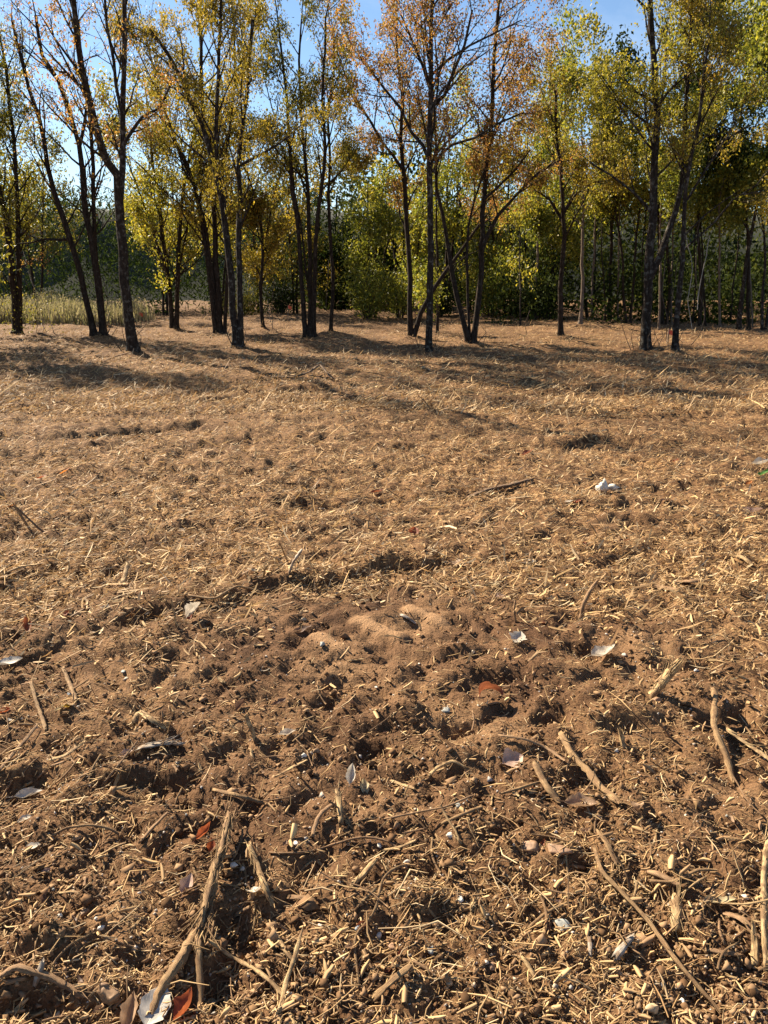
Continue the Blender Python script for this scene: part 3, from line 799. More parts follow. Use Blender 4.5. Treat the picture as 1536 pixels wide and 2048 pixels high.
W_(1500, 645, 0, 9, 'leaf_dark', 5200, .11, 10.0, 'tall dark leafy tree filling the upper right corner', 'bark_dark', -8, Y=23)
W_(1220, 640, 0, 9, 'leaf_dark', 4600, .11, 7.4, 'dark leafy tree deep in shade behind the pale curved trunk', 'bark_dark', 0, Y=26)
W_(875, 660, 0, 8, 'leaf_green', 3000, .08, 4.6, 'short thin stem right behind the tallest middle trunk', 'bark_dark', 2)
# middle yellow-green trees
W_(742, 632, 0, 7, 'leaf_green', 5200, .11, 4.0, 'yellow-green spreading tree beside the dark gap in the middle', 'bark_dark', 20, Y=29, stems=3, bstart=.12, reach=1.5)
W_(812, 632, 0, 8, 'leaf_yellow', 5600, .11, 5.0, 'bright yellow-green tree behind the dark leaning stem', 'bark_dark', 0, Y=30, stems=3, bstart=.12, reach=1.5)
W_(884, 632, 0, 8, 'leaf_green', 5600, .11, 7.2, 'tall green tree rising behind the middle trunk', 'bark_dark', 0, Y=31, stems=3, bstart=.12, reach=1.5)
W_(950, 632, 0, 8, 'leaf_yellow', 5200, .11, 5.6, 'yellow tree glowing behind the V of dark stems', 'bark_dark', 0, Y=30, stems=3, bstart=.12, reach=1.5)
W_(1020, 634, 0, 8, 'leaf_green', 5200, .11, 5.8, 'yellow-green tree between the V stems and the brown stem', 'bark_dark', 0, Y=29, stems=3, bstart=.12, reach=1.5)
W_(1100, 638, 0, 8, 'leaf_yellow', 5200, .11, 6.6, 'yellow-green tree behind the straight brown stem', 'bark_dark', 0, Y=28, stems=2, bstart=.12, reach=1.5)
W_(1180, 636, 0, 8, 'leaf_green', 5200, .11, 7.8, 'green tree behind the two pale stems', 'bark_dark', 0, Y=28, stems=2, bstart=.12, reach=1.5)
W_(1330, 636, 0, 8, 'leaf_yellow', 5200, .11, 9.0, 'yellow-green tree high behind the thick forked trunk', 'bark_dark', 0, Y=25, stems=2, bstart=.3, reach=1.6)
for (qx, qw, ql) in [(1040, 4, 8), (1210, 4, -6), (1235, 5, 5), (1285, 4, 3), (1345, 5, -4), (1385, 4, 8), (1412, 5, -3), (1462, 4, 10), (1505, 4, -8)]:
    W_(qx, 646 + random.randint(0, 6), 0, qw, random.choice(['leaf_green', 'leaf_dark', 'leaf_yellow']), 1100, .09, random.uniform(4.2, 6), {1040: 'thin sapling in shade left of the straight brown stem', 1210: 'thin sapling right of the two pale stems', 1235: 'slim sapling between the pale stems and the shaded slim trunk', 1285: 'thin sapling just left of the thick forked trunk base', 1345: 'sapling hidden behind the slim vine-hung trunk', 1385: 'thin sapling right of the slim vine-hung trunk', 1412: 'dark sapling in the shaded wood left of the thin pale stem', 1462: 'sapling beside the leaning grey trunk in the dark wood', 1505: 'thin sapling right of the leaning grey trunk'}[qx], random.choice(['bark_pale', 'bark_dark', 'bark_grey']), ql, reach=.9, group='saplings in the shade of the wood')
# left, behind the cane
W_(75, 620, 0, 6, 'leaf_olive', 3600, .10, 6.4, 'olive tree behind the vine-tangled stems', 'bark_dark', 0, Y=30, stems=2, bstart=.3, reach=1.5)
W_(330, 620, 0, 6, 'leaf_yellow', 4600, .10, 7.6, 'yellow-green tree behind the yellow-leaved stems', 'bark_dark', 0, Y=30, stems=2, bstart=.3, reach=1.4)
W_(520, 622, 0, 6, 'leaf_olive', 4600, .10, 5.6, 'olive tree behind the short orange-leaved tree', 'bark_dark', 0, Y=31, stems=2, bstart=.12, reach=1.5)
W_(590, 622, 0, 6, 'leaf_ochre', 4200, .10, 4.8, 'orange tinged tree behind the four-stem clump', 'bark_dark', 0, Y=30, stems=2, bstart=.12, reach=1.4)
W_(650, 622, 0, 6, 'leaf_dark', 4600, .10, 4.0, 'dark tree behind the single thin stem', 'bark_dark', 0, Y=36, stems=2, bstart=.12, reach=1.4)
W_(440, 622, 0, 6, 'leaf_ochre', 4200, .10, 6.2, 'ochre tree behind the dark clump of stems', 'bark_dark', 0, Y=30, stems=2, bstart=.3, reach=1.4)

W_(-150, 690, 0, 15, 'leaf_olive', 6500, .09, 6.6, 'olive tree standing just outside the left edge', 'bark_dark', 10, stems=2, reach=1.5, bstart=.2, density=.9)
W_(-330, 684, 0, 14, 'leaf_ochre', 6500, .09, 6.6, 'ochre tree standing well outside the left edge', 'bark_dark', 0, stems=2, reach=1.5, bstart=.2, density=.9)
W_(-520, 690, 0, 14, 'leaf_olive', 5500, .09, 6.4, 'outermost olive tree beyond the left edge', 'bark_dark', 0, stems=2, reach=1.5, bstart=.2)
W_(-60, 668, 0, 13, 'leaf_olive', 6000, .09, 6.8, 'leafy olive tree between the edge of the view and the weeds', 'bark_dark', 0, stems=2, reach=1.4, bstart=.2)

# bushes
def bush(px, Y, w, h, leaf, n, size, label, dy=1.0, group='bushes at the far edge of the clearing'):
    b = ppt(px, 600, Y); base = Vector((b.x, Y, H(b.x, Y)))
    root = bpy.data.objects.new('bush', None); COL.objects.link(root); root.location = base
    tag(root, label, 'bush', group)
    tb = Tubes(); A = []
    for k in range(26):
        a = random.random() * 6.283; r = random.random() ** .6
        tip = Vector((math.cos(a) * r * w, math.sin(a) * r * dy, h * (1 - .55 * r * r) * random.uniform(.7, 1.05)))
        mid = Vector((tip.x * .35, tip.y * .35, tip.z * .55))
        s = Vector((math.cos(a) * .1, math.sin(a) * .1, 0))
        tb.add([s, mid, tip], [.014, .009, .003], 4)
        for j in range(9):
            t = .25 + .75 * j / 8; A.append(tuple(s.lerp(mid, min(1, t * 2)) if t < .5 else mid.lerp(tip, t * 2 - 1)))
    tag(link('stems', tb.mesh('stems', M['twig']), root), kind='stuff')
    A = np.array(A); C = A[rng.integers(0, len(A), n)] + rng.standard_normal((n, 3)) * np.array([.2, .2, .16]); C[:, 2] = np.abs(C[:, 2])
    tag(link('foliage', leaves_mesh('foliage', C, M[leaf], size, .45, .1), root), kind='stuff')
bush(735, 27.5, 1.15, 1.9, 'leaf_green', 4200, .085, 'rounded green bush at the far edge beside the dark gap')
bush(800, 28.5, 1.0, 1.9, 'leaf_green', 3000, .09, 'green bush right of the rounded one behind the dark stem')
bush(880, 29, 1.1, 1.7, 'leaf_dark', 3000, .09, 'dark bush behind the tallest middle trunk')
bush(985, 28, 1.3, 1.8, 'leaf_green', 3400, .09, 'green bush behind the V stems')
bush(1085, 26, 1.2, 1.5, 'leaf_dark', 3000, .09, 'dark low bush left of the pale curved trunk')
bush(560, 29.5, 1.4, 1.2, 'leaf_dark', 3000, .08, 'dark low bush behind the four-stem clump')
bush(480, 30, 1.2, 1.0, 'leaf_olive', 2400, .08, 'olive low bush behind the double trunk')

# ------------------------------------------------------------------ masses behind
def mass(name, x0, x1, yn, yf, zfun, n, leaf, size, label, cat, aspect=.4, droop=.3, clump=.45, nc=260, zlo=0.0, front=.5):
    cx = x0 + rng.random(nc) * (x1 - x0); cy = yn + (rng.random(nc) ** 1.3) * (yf - yn)
    top = zfun(cx, cy); cz = zlo + (top - zlo) * rng.random(nc) ** .8
    i = rng.integers(0, nc, n)
    C = np.stack([cx[i], cy[i], cz[i]], -1) + rng.standard_normal((n, 3)) * np.array([clump, clump, clump * .75])
    C[:, 2] = np.maximum(C[:, 2], .05 * rng.random(n))
    me = leaves_mesh(name, C, M[leaf], size, aspect, droop)
    add_stuff(name, me, label, cat)

def zt(a, b, s):
    return lambda x, y: a + b * gnoise(x * s, y * s, 33)
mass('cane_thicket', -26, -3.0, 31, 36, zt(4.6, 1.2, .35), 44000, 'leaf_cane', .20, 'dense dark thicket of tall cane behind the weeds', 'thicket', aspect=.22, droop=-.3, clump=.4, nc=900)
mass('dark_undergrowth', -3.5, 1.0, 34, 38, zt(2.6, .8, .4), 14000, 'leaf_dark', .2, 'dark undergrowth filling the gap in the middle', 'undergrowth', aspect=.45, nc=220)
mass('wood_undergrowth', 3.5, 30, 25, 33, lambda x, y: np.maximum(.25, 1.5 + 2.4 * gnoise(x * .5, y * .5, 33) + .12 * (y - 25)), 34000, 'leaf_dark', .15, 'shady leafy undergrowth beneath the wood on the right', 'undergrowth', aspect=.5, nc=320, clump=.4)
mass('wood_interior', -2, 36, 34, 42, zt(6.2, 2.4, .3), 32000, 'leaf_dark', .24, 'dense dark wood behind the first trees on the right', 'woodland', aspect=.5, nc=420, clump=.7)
mass('distant_wood', -60, 40, 66, 84, zt(8.2, 3.0, .16), 34000, 'leaf_far', .36, 'distant grey-green wood showing through the gap', 'woodland', aspect=.5, nc=520, clump=1.0)

def hillside():
    xs = np.linspace(-90, 90, 120); prof = [(44, -.3), (46, 1.2), (48, 3.0), (50, 4.4), (54, 5.2), (62, 5.6), (90, 6.0)]
    V = [(x, y + 1.2 * float(gnoise(x * .1, y * .3, 60)), z + (.8 * float(gnoise(x * .13, y * .2, 61)) if z > 0 else 0)) for (y, z) in prof for x in xs]
    n = len(xs); F = [[r * n + c, r * n + c + 1, (r + 1) * n + c + 1, (r + 1) * n + c] for r in range(len(prof) - 1) for c in range(n - 1)]
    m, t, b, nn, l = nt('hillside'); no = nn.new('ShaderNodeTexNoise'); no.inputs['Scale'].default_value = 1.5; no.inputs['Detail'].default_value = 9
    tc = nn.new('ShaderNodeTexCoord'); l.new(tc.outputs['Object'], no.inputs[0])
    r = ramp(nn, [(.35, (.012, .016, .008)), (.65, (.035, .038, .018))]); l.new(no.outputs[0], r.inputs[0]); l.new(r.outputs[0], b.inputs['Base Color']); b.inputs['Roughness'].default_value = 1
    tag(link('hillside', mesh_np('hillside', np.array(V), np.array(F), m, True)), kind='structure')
hillside()

def weeds():
    n = 14000
    x = -17.5 + rng.random(n) * 10.6; y = 24.2 + rng.random(n) * 5.4
    k = (x < -7.6 - (y - 24.2) * .28 + .6 * gnoise(y * .9, x * .8, 50) + .5 * rng.random(n) ** 4); x = x[k]; y = y[k]; n = len(x)
    h = (.52 + .3 * gnoise(x * .7, y * .7, 51)) * (.4 + .8 * rng.random(n))
    a = rng.normal(0, .16, (n, 2)); w = .009 + .012 * rng.random(n)
    z = height(x, y)
    th = rng.random(n) * 3.14; sx, sy = np.cos(th) * w, np.sin(th) * w
    b0 = np.stack([x - sx, y - sy, z], -1); b1 = np.stack([x + sx, y + sy, z], -1)
    m0 = np.stack([x - sx + a[:, 0] * h * .4, y - sy + a[:, 1] * h * .4, z + h * .6], -1); m1 = m0 + np.stack([2 * sx, 2 * sy, 0 * z], -1)
    tp = np.stack([x + a[:, 0] * h, y + a[:, 1] * h, z + h], -1)
    V = np.stack([b0, b1, m1, m0, tp, tp + np.array([.006, 0, -.01])], 1).reshape(-1, 3)
    i = np.arange(n)[:, None] * 6
    F = np.concatenate([i + np.array([[0, 1, 2, 3]]), i + np.array([[3, 2, 5, 4]])], 0)
    add_stuff('weed_patch', mesh_np('weed_patch', V, F, M['weed']), 'patch of tall dry weeds and goldenrod in front of the cane', 'weeds')
    # seed heads
    k = rng.random(n) < .35; C = tp[k]; C = np.repeat(C, 3, 0) + rng.standard_normal((k.sum() * 3, 3)) * .05
    add_stuff('seed_heads', leaves_mesh('seed_heads', C, M['weed'], .06, .6, 0), 'fluffy pale seed heads on top of the tall weeds', 'weeds')
weeds()


# ------------------------------------------------------------------ things lying on the ground
def obj_mat(name, base, dark, light, grain, bump=.003, rough=.8):
    m, t, b, n, l = nt(name)
    tc = n.new('ShaderNodeTexCoord'); mp = n.new('ShaderNodeMapping'); mp.inputs['Scale'].default_value = grain
    l.new(tc.outputs['UV'], mp.inputs[0])
    no = n.new('ShaderNodeTexNoise'); no.inputs['Scale'].default_value = 1; no.inputs['Detail'].default_value = 6; no.inputs['Roughness'].default_value = .65
    l.new(mp.outputs[0], no.inputs[0])
    r = ramp(n, [(.36, dark), (.5, base), (.62, light)]); l.new(no.outputs[0], r.inputs[0])
    # soil clinging in patches
    so = n.new('ShaderNodeTexNoise'); so.inputs['Scale'].default_value = 38; so.inputs['Detail'].default_value = 5; l.new(tc.outputs['Object'], so.inputs[0])
    rs = ramp(n, [(.45, (0, 0, 0)), (.58, (.8, .8, .8))]); l.new(so.outputs[0], rs.inputs[0])
    ms = n.new('ShaderNodeMix'); ms.data_type = 'RGBA'; l.new(rs.outputs[0], ms.inputs[0]); l.new(r.outputs[0], ms.inputs[6]); ms.inputs[7].default_value = (.17, .098, .05, 1)
    l.new(ms.outputs[2], b.inputs['Base Color']); b.inputs['Roughness'].default_value = rough; b.inputs['Specular IOR Level'].default_value = .2
    bp = n.new('ShaderNodeBump'); bp.inputs['Strength'].default_value = .9; bp.inputs['Distance'].default_value = bump
    l.new(no.outputs[0], bp.inputs['Height']); l.new(bp.outputs[0], b.inputs['Normal'])
    return m
WOODM = {
    'pale': obj_mat('wood_pale', (.42, .28, .135), (.18, .11, .05), (.60, .44, .24), (26, 60, 1)),
    'tan': obj_mat('wood_tan', (.27, .165, .08), (.11, .065, .03), (.42, .28, .14), (26, 60, 1)),
    'brown': obj_mat('wood_brown', (.27, .16, .085), (.13, .075, .04), (.38, .25, .14), (26, 50, 1)),
    'dark': obj_mat('wood_dark', (.11, .07, .045), (.05, .033, .022), (.20, .14, .09), (26, 44, 1)),
    'grey': obj_mat('wood_grey', (.36, .30, .24), (.2, .16, .12), (.48, .42, .34), (26, 50, 1)),
}

def uv_quads(me, uvs):
    ul = me.uv_layers.new(name='uv'); ul.data.foreach_set('uv', np.ascontiguousarray(uvs, dtype=np.float32).ravel())

def stick_mesh(name, pts, W, mat, sides=8, flat=.7, ragged=.25, split=0, seg=.012, wander=.06, taper=(.8, .6)):
    """an uneven stick of broken wood: flattened cross-section with ridges, ragged ends, optional splayed splinters"""
    P = np.array([tuple(p) for p in pts], float)
    dl = np.linalg.norm(np.diff(P, axis=0), axis=1); L = dl.sum(); s = np.concatenate([[0], np.cumsum(dl)])
    n = int(min(26, max(5, L / seg))); t = np.linspace(0, L, n)
    Q = np.stack([np.interp(t, s, P[:, k]) for k in range(3)], -1)
    for _ in range(2):
        if n > 4: Q[1:-1] = (Q[:-2] + 2 * Q[1:-1] + Q[2:]) / 4
    T = unit(np.gradient(Q, axis=0)); A = unit(np.cross(T, np.array([0, 0, 1.0]) + 1e-3)); B = np.cross(A, T)
    Q = Q + A * (np.cumsum(rng.standard_normal(n)) * W * wander)[:, None]
    u = t / L
    prof = np.minimum(1, np.minimum(taper[0] + u * 5, taper[1] + (1 - u) * 5)) * (1 + .1 * rng.standard_normal(n))
    th = np.arange(sides) * 2 * np.pi / sides + rng.random() * 2
    ridge = 1 + .24 * rng.standard_normal(sides)[None] + .10 * rng.standard_normal((n, sides))
    ridge = np.clip(ridge, .45, 1.5)
    r = W / 2 * prof[:, None] * ridge
    R = Q[:, None] + A[:, None] * (np.cos(th) * r)[..., None] + B[:, None] * (np.sin(th) * r * flat)[..., None]
    # ragged ends
    for e, sg in ((0, -1), (n - 1, 1)):
        R[e] += T[e] * (sg * W * ragged * 3 * rng.random(sides))[:, None]
    V = [R.reshape(-1, 3)]; F = []; UV = []
    i = np.arange(n - 1)[:, None] * sides; j = np.arange(sides)[None]
    a = i + j; b = i + (j + 1) % sides
    F.append(np.stack([a, a + sides, b + sides, b], -1).reshape(-1, 4))
    uu = (t[:-1, None] + 0 * j); u2 = (t[1:, None] + 0 * j); v1 = j / sides + 0 * i; v2 = (j + 1) / sides + 0 * i
    k_ = np.stack([np.stack([uu, v1], -1), np.stack([u2, v1], -1), np.stack([u2, v2], -1), np.stack([uu, v2], -1)], -2).reshape(-1, 2)
    UV.append(k_)
    nv = n * sides
    # end caps (fan as quads around a recessed centre)
    for e, sg in ((0, -1), (n - 1, 1)):
        c = Q[e] - T[e] * sg * W * .25
        V.append(c[None]); ci = nv; nv += 1
        q = [[e * sides + k, e * sides + (k + 1) % sides, e * sides + (k + 2) % sides, ci] for k in range(0, sides, 2)]
        F.append(np.array(q)); UV.append(np.tile(np.array([[0, .2], [.01, .4], [0, .6], [.02, .5]]), (len(q), 1)))
    # splinters that splay from the far end and along the body
    for k in range(int(split * 2.2)):
        e = n - 1 if rng.random() < .4 else rng.integers(0, n)
        d = unit(T[e] + A[e] * rng.normal(0, .35) + B[e] * abs(rng.normal(0, .28)))
        l = W * (1.2 + 3.2 * rng.random()); w = W * (.035 + .09 * rng.random() ** 2)
        if rng.random() < .3: d = -d
        c0 = Q[e] - T[e] * W * (1 + rng.random()) + A[e] * W * .35 * rng.normal() + B[e] * W * .2
        m1 = c0 + d * l * .5; c1 = c0 + d * l + B[e] * l * .1
        sd = unit(np.cross(d, B[e]))
        ring = []
        for c, ww in ((c0, w), (m1, w * .9), (c1, w * .25)):
            ring += [c + sd * ww, c - sd * ww, c + B[e] * ww * .8]
        V.append(np.array(ring)); f = []
        for rr in range(2):
            for q in range(3):
                x = nv + rr * 3 + q; y = nv + rr * 3 + (q + 1) % 3
                f.append([x, y, y + 3, x + 3])
        F.append(np.array(f)); UV.append(np.tile(np.array([[0, .1], [0, .3], [.05, .3], [.05, .1]]), (6, 1)))
        nv += 9
    me = mesh_np(name, np.concatenate(V), np.concatenate(F), WOODM[mat], False)
    uv_quads(me, np.concatenate(UV))
    return me

def stick(label, cat, pxs, wpx, mat, name=None, group=None, lift=None, up=None, flat=.7, split=0, ragged=.25, embed=.25, sides=8, wander=.05, mid=0.0, taper=(.8, .6)):
    """lift: per-point heights in metres above the ground; up: (metres) height of the last point, seen rising against the view"""
    if up:                                     # standing piece: base on ground, top given in pixels at about the base's distance
        b = seen(*pxs[0]); pts = [b - Vector((0, 0, .01))]
        for (px, py), dyv in zip(pxs[1:], up):
            pts.append(ppt(px, py, b.y + dyv))
        c = b
    else:
        pts = [seen(*p) for p in pxs]
        # fill in so that it follows the ground only at its ends and high points
        c = pts[len(pts) // 2]
    w = wpx / float(pxm(c.y))
    if not up:
        k = len(pts)
        for i, p in enumerate(pts):
            p.z += w * flat * (.5 - embed) + (lift[i] if lift else 0.0) + .002
    base = Vector((c.x, c.y, H(c.x, c.y)))
    w *= .85
    me = stick_mesh(name or cat.replace(' ', '_'), [p - base for p in pts], w, mat, 11 if wpx > 9 else sides, flat, ragged, split, wander=wander, taper=taper)
    o = link(name or cat.replace(' ', '_'), me, loc=base)
    tag(o, label, cat, group)
    return o

S = stick
GS = 'broken sticks and splinters lying on the soil'
S('thick shredded root running down beside the orange curled leaf', 'root', [(458, 1665), (446, 1720), (425, 1780), (412, 1830), (398, 1885)], 25, 'tan', lift=[.035, .035, .03, .022, .01], split=60, flat=.8, group=GS, ragged=.5, wander=.04, sides=10)
S('thick root fork bending down toward the large grey leaf', 'root', [(402, 1870), (372, 1915), (345, 1955), (312, 2005), (300, 2030)], 24, 'tan', lift=[.018, .01, .012, .008, 0], flat=.8, group=GS, sides=10, wander=.03)
S('straight root prong running off below the thick shredded root', 'root', [(396, 1880), (399, 1950), (398, 2020), (397, 2070)], 17, 'tan', lift=[.02, .012, .006, 0], flat=.85, group=GS)
S('curved bark strip lying at the lower left edge', 'stick', [(-20, 1988), (40, 1984), (110, 1988), (170, 2003)], 17, 'brown', lift=[.01, .02, .015, .004], group=GS, flat=.6, split=3)
S('flat brown slat of wood near the bottom middle', 'slat', [(742, 2003), (780, 1972), (818, 1945)], 17, 'tan', lift=[.004, .01, .018], group=GS, flat=.35, sides=6)
S('short pale split block left of the looping tendril', 'wood block', [(707, 1773), (728, 1755), (749, 1737)], 16, 'pale', lift=[.002, .008, .014], group=GS, flat=.7, split=2)
S('long smooth stick slanting down at lower right', 'stick', [(1187, 1710), (1200, 1760), (1250, 1822), (1300, 1880), (1350, 1945), (1430, 2030)], 10, 'tan', lift=[.02, .025, .03, .03, .02, .01], group=GS, flat=.95, wander=.08, split=3)
S('stout barked stick with frayed top above the folded tan leaf', 'stick', [(1122, 1482), (1140, 1515), (1170, 1550), (1200, 1585), (1238, 1618)], 14, 'tan', lift=[.02, .02, .022, .018, .012], group=GS, flat=.85, split=10)
S('curved reddish stick standing partly in a hollow', 'stick', [(1070, 1538), (1080, 1568), (1092, 1590), (1113, 1606)], 17, 'tan', lift=[.012, .02, .018, .002], group=GS, flat=.9)
S('crooked root emerging from the hollow at right', 'root', [(1420, 1395), (1424, 1430), (1421, 1470), (1432, 1500), (1438, 1530), (1458, 1562)], 13, 'tan', lift=[.03, .035, .035, .028, .02, .004], group=GS, flat=.9, wander=.1)
S('pale split plank beside the crooked root at the right edge', 'plank', [(1452, 1472), (1490, 1500), (1545, 1538)], 12, 'pale', lift=[.02, .02, .02], group=GS, flat=.4, split=5)
S('shredded yellow chunk of wood standing up from the soil', 'wood chunk', [(1300, 1388), (1322, 1360), (1352, 1322)], 20, 'pale', up=[.0, .015], group=GS, flat=.8, split=14)
S('short splintered peg casting a narrow shadow', 'peg', [(1250, 1495), (1238, 1462)], 13, 'pale', up=[.02], group=GS, split=4)
S('tall pale plank standing along the right edge', 'plank', [(1532, 1945), (1526, 1850), (1522, 1780), (1534, 1700)], 17, 'pale', lift=[.01, .02, .03, .05], group=GS, flat=.4, split=6)
S('bright fibrous block of wood in the lower right debris', 'wood block', [(1352, 1870), (1350, 1835), (1346, 1805)], 24, 'pale', lift=[.005, .012, .015], group=GS, flat=.6, split=8)
S('pointed pale chip standing near the right edge', 'wood chip', [(1510, 1935), (1506, 1900), (1502, 1862)], 18, 'pale', lift=[.0, .01, .02], group=GS, flat=.4, taper=(.9, .2))
S('long wavy root thread in the lower middle', 'root', [(540, 1708), (580, 1712), (622, 1710), (655, 1700), (690, 1692), (725, 1684), (770, 1688), (795, 1700)], 6, 'brown', lift=[.003, .006, .006, .01, .012, .014, .012, .006], group=GS, flat=1, wander=.1)
S('pale splinter at the end of the long wavy thread', 'splinter', [(770, 1708), (800, 1702), (828, 1694)], 9, 'pale', lift=[.01, .013, .012], group=GS, flat=.5)
S('brown stick ending beside a cream leaf scrap', 'stick', [(884, 1652), (920, 1640), (962, 1625)], 9, 'tan', lift=[.004, .01, .014], group=GS)
S('upright fibrous stub with a long shadow in the lower middle', 'stub', [(681, 1652), (679, 1628), (674, 1600)], 14, 'pale', lift=[.004, .02, .03], group=GS, flat=.8, split=6)
S('bent brown stick left of the upright fibrous stub', 'stick', [(626, 1678), (632, 1655), (642, 1635), (668, 1610)], 9, 'brown', lift=[.004, .012, .016, .014], group=GS)
S('looping tendril curling down past the grey pebble', 'tendril', [(718, 1980), (710, 1925), (706, 1890), (714, 1868), (735, 1855), (752, 1832), (758, 1795), (766, 1768), (800, 1748), (830, 1742)], 5, 'tan', lift=[.002, .006, .01, .008, .01, .014, .018, .025, .03, .02], group=GS, flat=1)
S('splayed splinter crossing at the bottom beside the root', 'splinter', [(420, 1895), (470, 1930), (525, 1962), (570, 2000), (592, 2060)], 9, 'pale', lift=[.02, .02, .015, .012, .008], group=GS, flat=.6, split=4)
S('pale sharp splinter leaning over the bottom crossing', 'splinter', [(608, 1888), (592, 1935), (572, 1985), (560, 2060)], 10, 'pale', lift=[.05, .035, .02, .008], group=GS, flat=.5, taper=(.2, .8))
S('grey split stick right of the white stones', 'stick', [(500, 1700), (515, 1745), (530, 1785), (545, 1820)], 13, 'pale', lift=[.015, .02, .02, .01], group=GS, flat=.6, split=8)
S('slim splinter running below the grey split stick', 'splinter', [(545, 1862), (570, 1905), (592, 1935)], 8, 'pale', lift=[.01, .01, .01], group=GS, flat=.6)
S('thin arched stem in the lower left', 'stem', [(95, 1684), (130, 1668), (180, 1663), (225, 1668), (262, 1682)], 5, 'tan', lift=[.002, .016, .024, .018, .004], group=GS, flat=1)
S('straight slanting stick right of the thin arched stem', 'stick', [(281, 1688), (310, 1662), (336, 1636)], 7, 'brown', lift=[.004, .012, .014], group=GS)
S('long dark branch piece lying in the straw at mid right', 'branch', [(932, 1000), (975, 988), (1020, 976), (1062, 964)], 10, 'dark', lift=[.005, .02, .02, .01], group=GS, flat=.9)
S('forked brown stub leaning upright in front of the straw', 'stub', [(1160, 1236), (1166, 1212), (1178, 1188), (1194, 1164)], 13, 'brown', up=[0, .01, .02], group=GS, split=4, taper=(1.2, .5))
S('curled orange-brown twig standing above a dark shadow', 'twig', [(1032, 1244), (1028, 1222), (1031, 1202)], 7, 'brown', up=[0, 0], group=GS)
S('grey weathered peg standing at the rim of the track', 'peg', [(578, 1145), (586, 1125), (602, 1103)], 11, 'grey', up=[.0, .01], group=GS, flat=.7)
S('pale upright splinter beside the white folded leaf', 'splinter', [(352, 1250), (347, 1225), (342, 1200)], 8, 'pale', up=[0, .0], group=GS)
S('bowed stick lying across the rim of the track', 'stick', [(380, 1216), (430, 1210), (475, 1195), (520, 1183)], 7, 'tan', lift=[.01, .03, .04, .02], group=GS)
S('tall forked splinter rising at the left edge of the straw', 'splinter', [(62, 1068), (48, 1040), (28, 1008)], 9, 'tan', up=[.0, .02], group=GS, flat=.4, split=5, taper=(1, .3))
S('dark drooping stalk leaning off the tall forked splinter', 'stalk', [(98, 1070), (70, 1050), (36, 1018)], 5, 'dark', up=[.0, .02], group=GS)
S('dark fallen twig lying far out on the straw', 'twig', [(545, 757), (590, 760), (622, 752), (640, 748), (665, 762)], 5, 'dark', lift=[.03, .05, .06, .14, .03], group=GS)
S('dark bark slab low in the soil at right', 'bark piece', [(1280, 1172), (1320, 1180), (1350, 1184)], 12, 'brown', lift=[.01, .015, .01], group=GS, flat=.4)
S('grey-brown bark slab beside the other slab at right', 'bark piece', [(1345, 1165), (1375, 1172), (1405, 1182)], 14, 'brown', lift=[.01, .02, .012], group=GS, flat=.4)
S('tan splinter slanting down near the yellow petal', 'splinter', [(62, 1372), (72, 1402), (82, 1430), (92, 1462)], 8, 'tan', lift=[.014, .012, .01, .004], group=GS, flat=.5, split=2)
S('narrow tan splinter above the yellow petal', 'splinter', [(126, 1342), (140, 1370), (153, 1402)], 8, 'tan', lift=[.01, .012, .004], group=GS, flat=.5)
S('peeled curl of wood with shaggy fibres at left', 'wood curl', [(272, 1452), (280, 1438), (300, 1450), (330, 1464)], 12, 'pale', lift=[.01, .03, .02, .01], group=GS, flat=.5, split=12)
S('flat grey slab in shadow under the shaggy curl', 'bark piece', [(280, 1502), (320, 1494), (360, 1492)], 20, 'grey', lift=[.006, .01, .008], group=GS, flat=.35, split=4)
S('stout tan stick lying near the shredded root top', 'stick', [(430, 1588), (475, 1600), (526, 1614)], 11, 'tan', lift=[.01, .014, .006], group=GS)
S('bright splinter standing beside an orange flake', 'splinter', [(512, 1484), (505, 1462), (494, 1434)], 11, 'pale', up=[0, .01], group=GS, flat=.5)
S('bundle of curved fibres above the folded tan leaf', 'wood curl', [(858, 1562), (875, 1552), (905, 1547), (938, 1550)], 9, 'pale', lift=[.004, .025, .03, .02], group=GS, flat=.5, split=8)
S('thin pale splinter under the bundle of curved fibres', 'splinter', [(783, 1567), (805, 1572), (828, 1580)], 8, 'pale', lift=[.006, .008, .004], group=GS, flat=.5)
S('long brown stick left of the stout barked stick', 'stick', [(1000, 1478), (1045, 1490), (1090, 1508), (1128, 1528)], 9, 'brown', lift=[.01, .02, .02, .01], group=GS)
S('thin cross stick tucked under the frayed stick', 'stick', [(1005, 1592), (1060, 1580), (1110, 1562)], 8, 'tan', lift=[.006, .014, .01], group=GS)
S('thin straight stem slanting up at left', 'stem', [(203, 1576), (240, 1536), (277, 1495)], 4, 'brown', lift=[.004, .02, .03], group=GS, flat=1)
S('pale splinter stick beside the small white leaf', 'splinter', [(553, 1556), (585, 1542), (612, 1527)], 7, 'pale', lift=[.004, .01, .008], group=GS, flat=.5)
S('wide frayed straw strip in the lower left straw', 'splinter', [(98, 1535), (130, 1520), (170, 1492)], 8, 'pale', lift=[.006, .012, .014], group=GS, flat=.4, split=4)
S('brown broken stick stretching over the left soil', 'stick', [(0, 1545), (35, 1510), (75, 1462)], 6, 'brown', lift=[.006, .02, .02], group=GS)
S('reddish chunk of branch among lower right splinters', 'wood chunk', [(1232, 1920), (1245, 1902), (1262, 1888)], 18, 'grey', lift=[.006, .01, .014], group=GS)
S('short dark-ended wood block at lower right', 'wood block', [(1304, 1755), (1325, 1762), (1350, 1772)], 18, 'brown', lift=[.01, .015, .012], group=GS, flat=.7)
S('bent pale stick with cut white end at lower right', 'stick', [(1300, 1782), (1345, 1780), (1390, 1755), (1432, 1750)], 8, 'tan', lift=[.02, .024, .02, .012], group=GS)
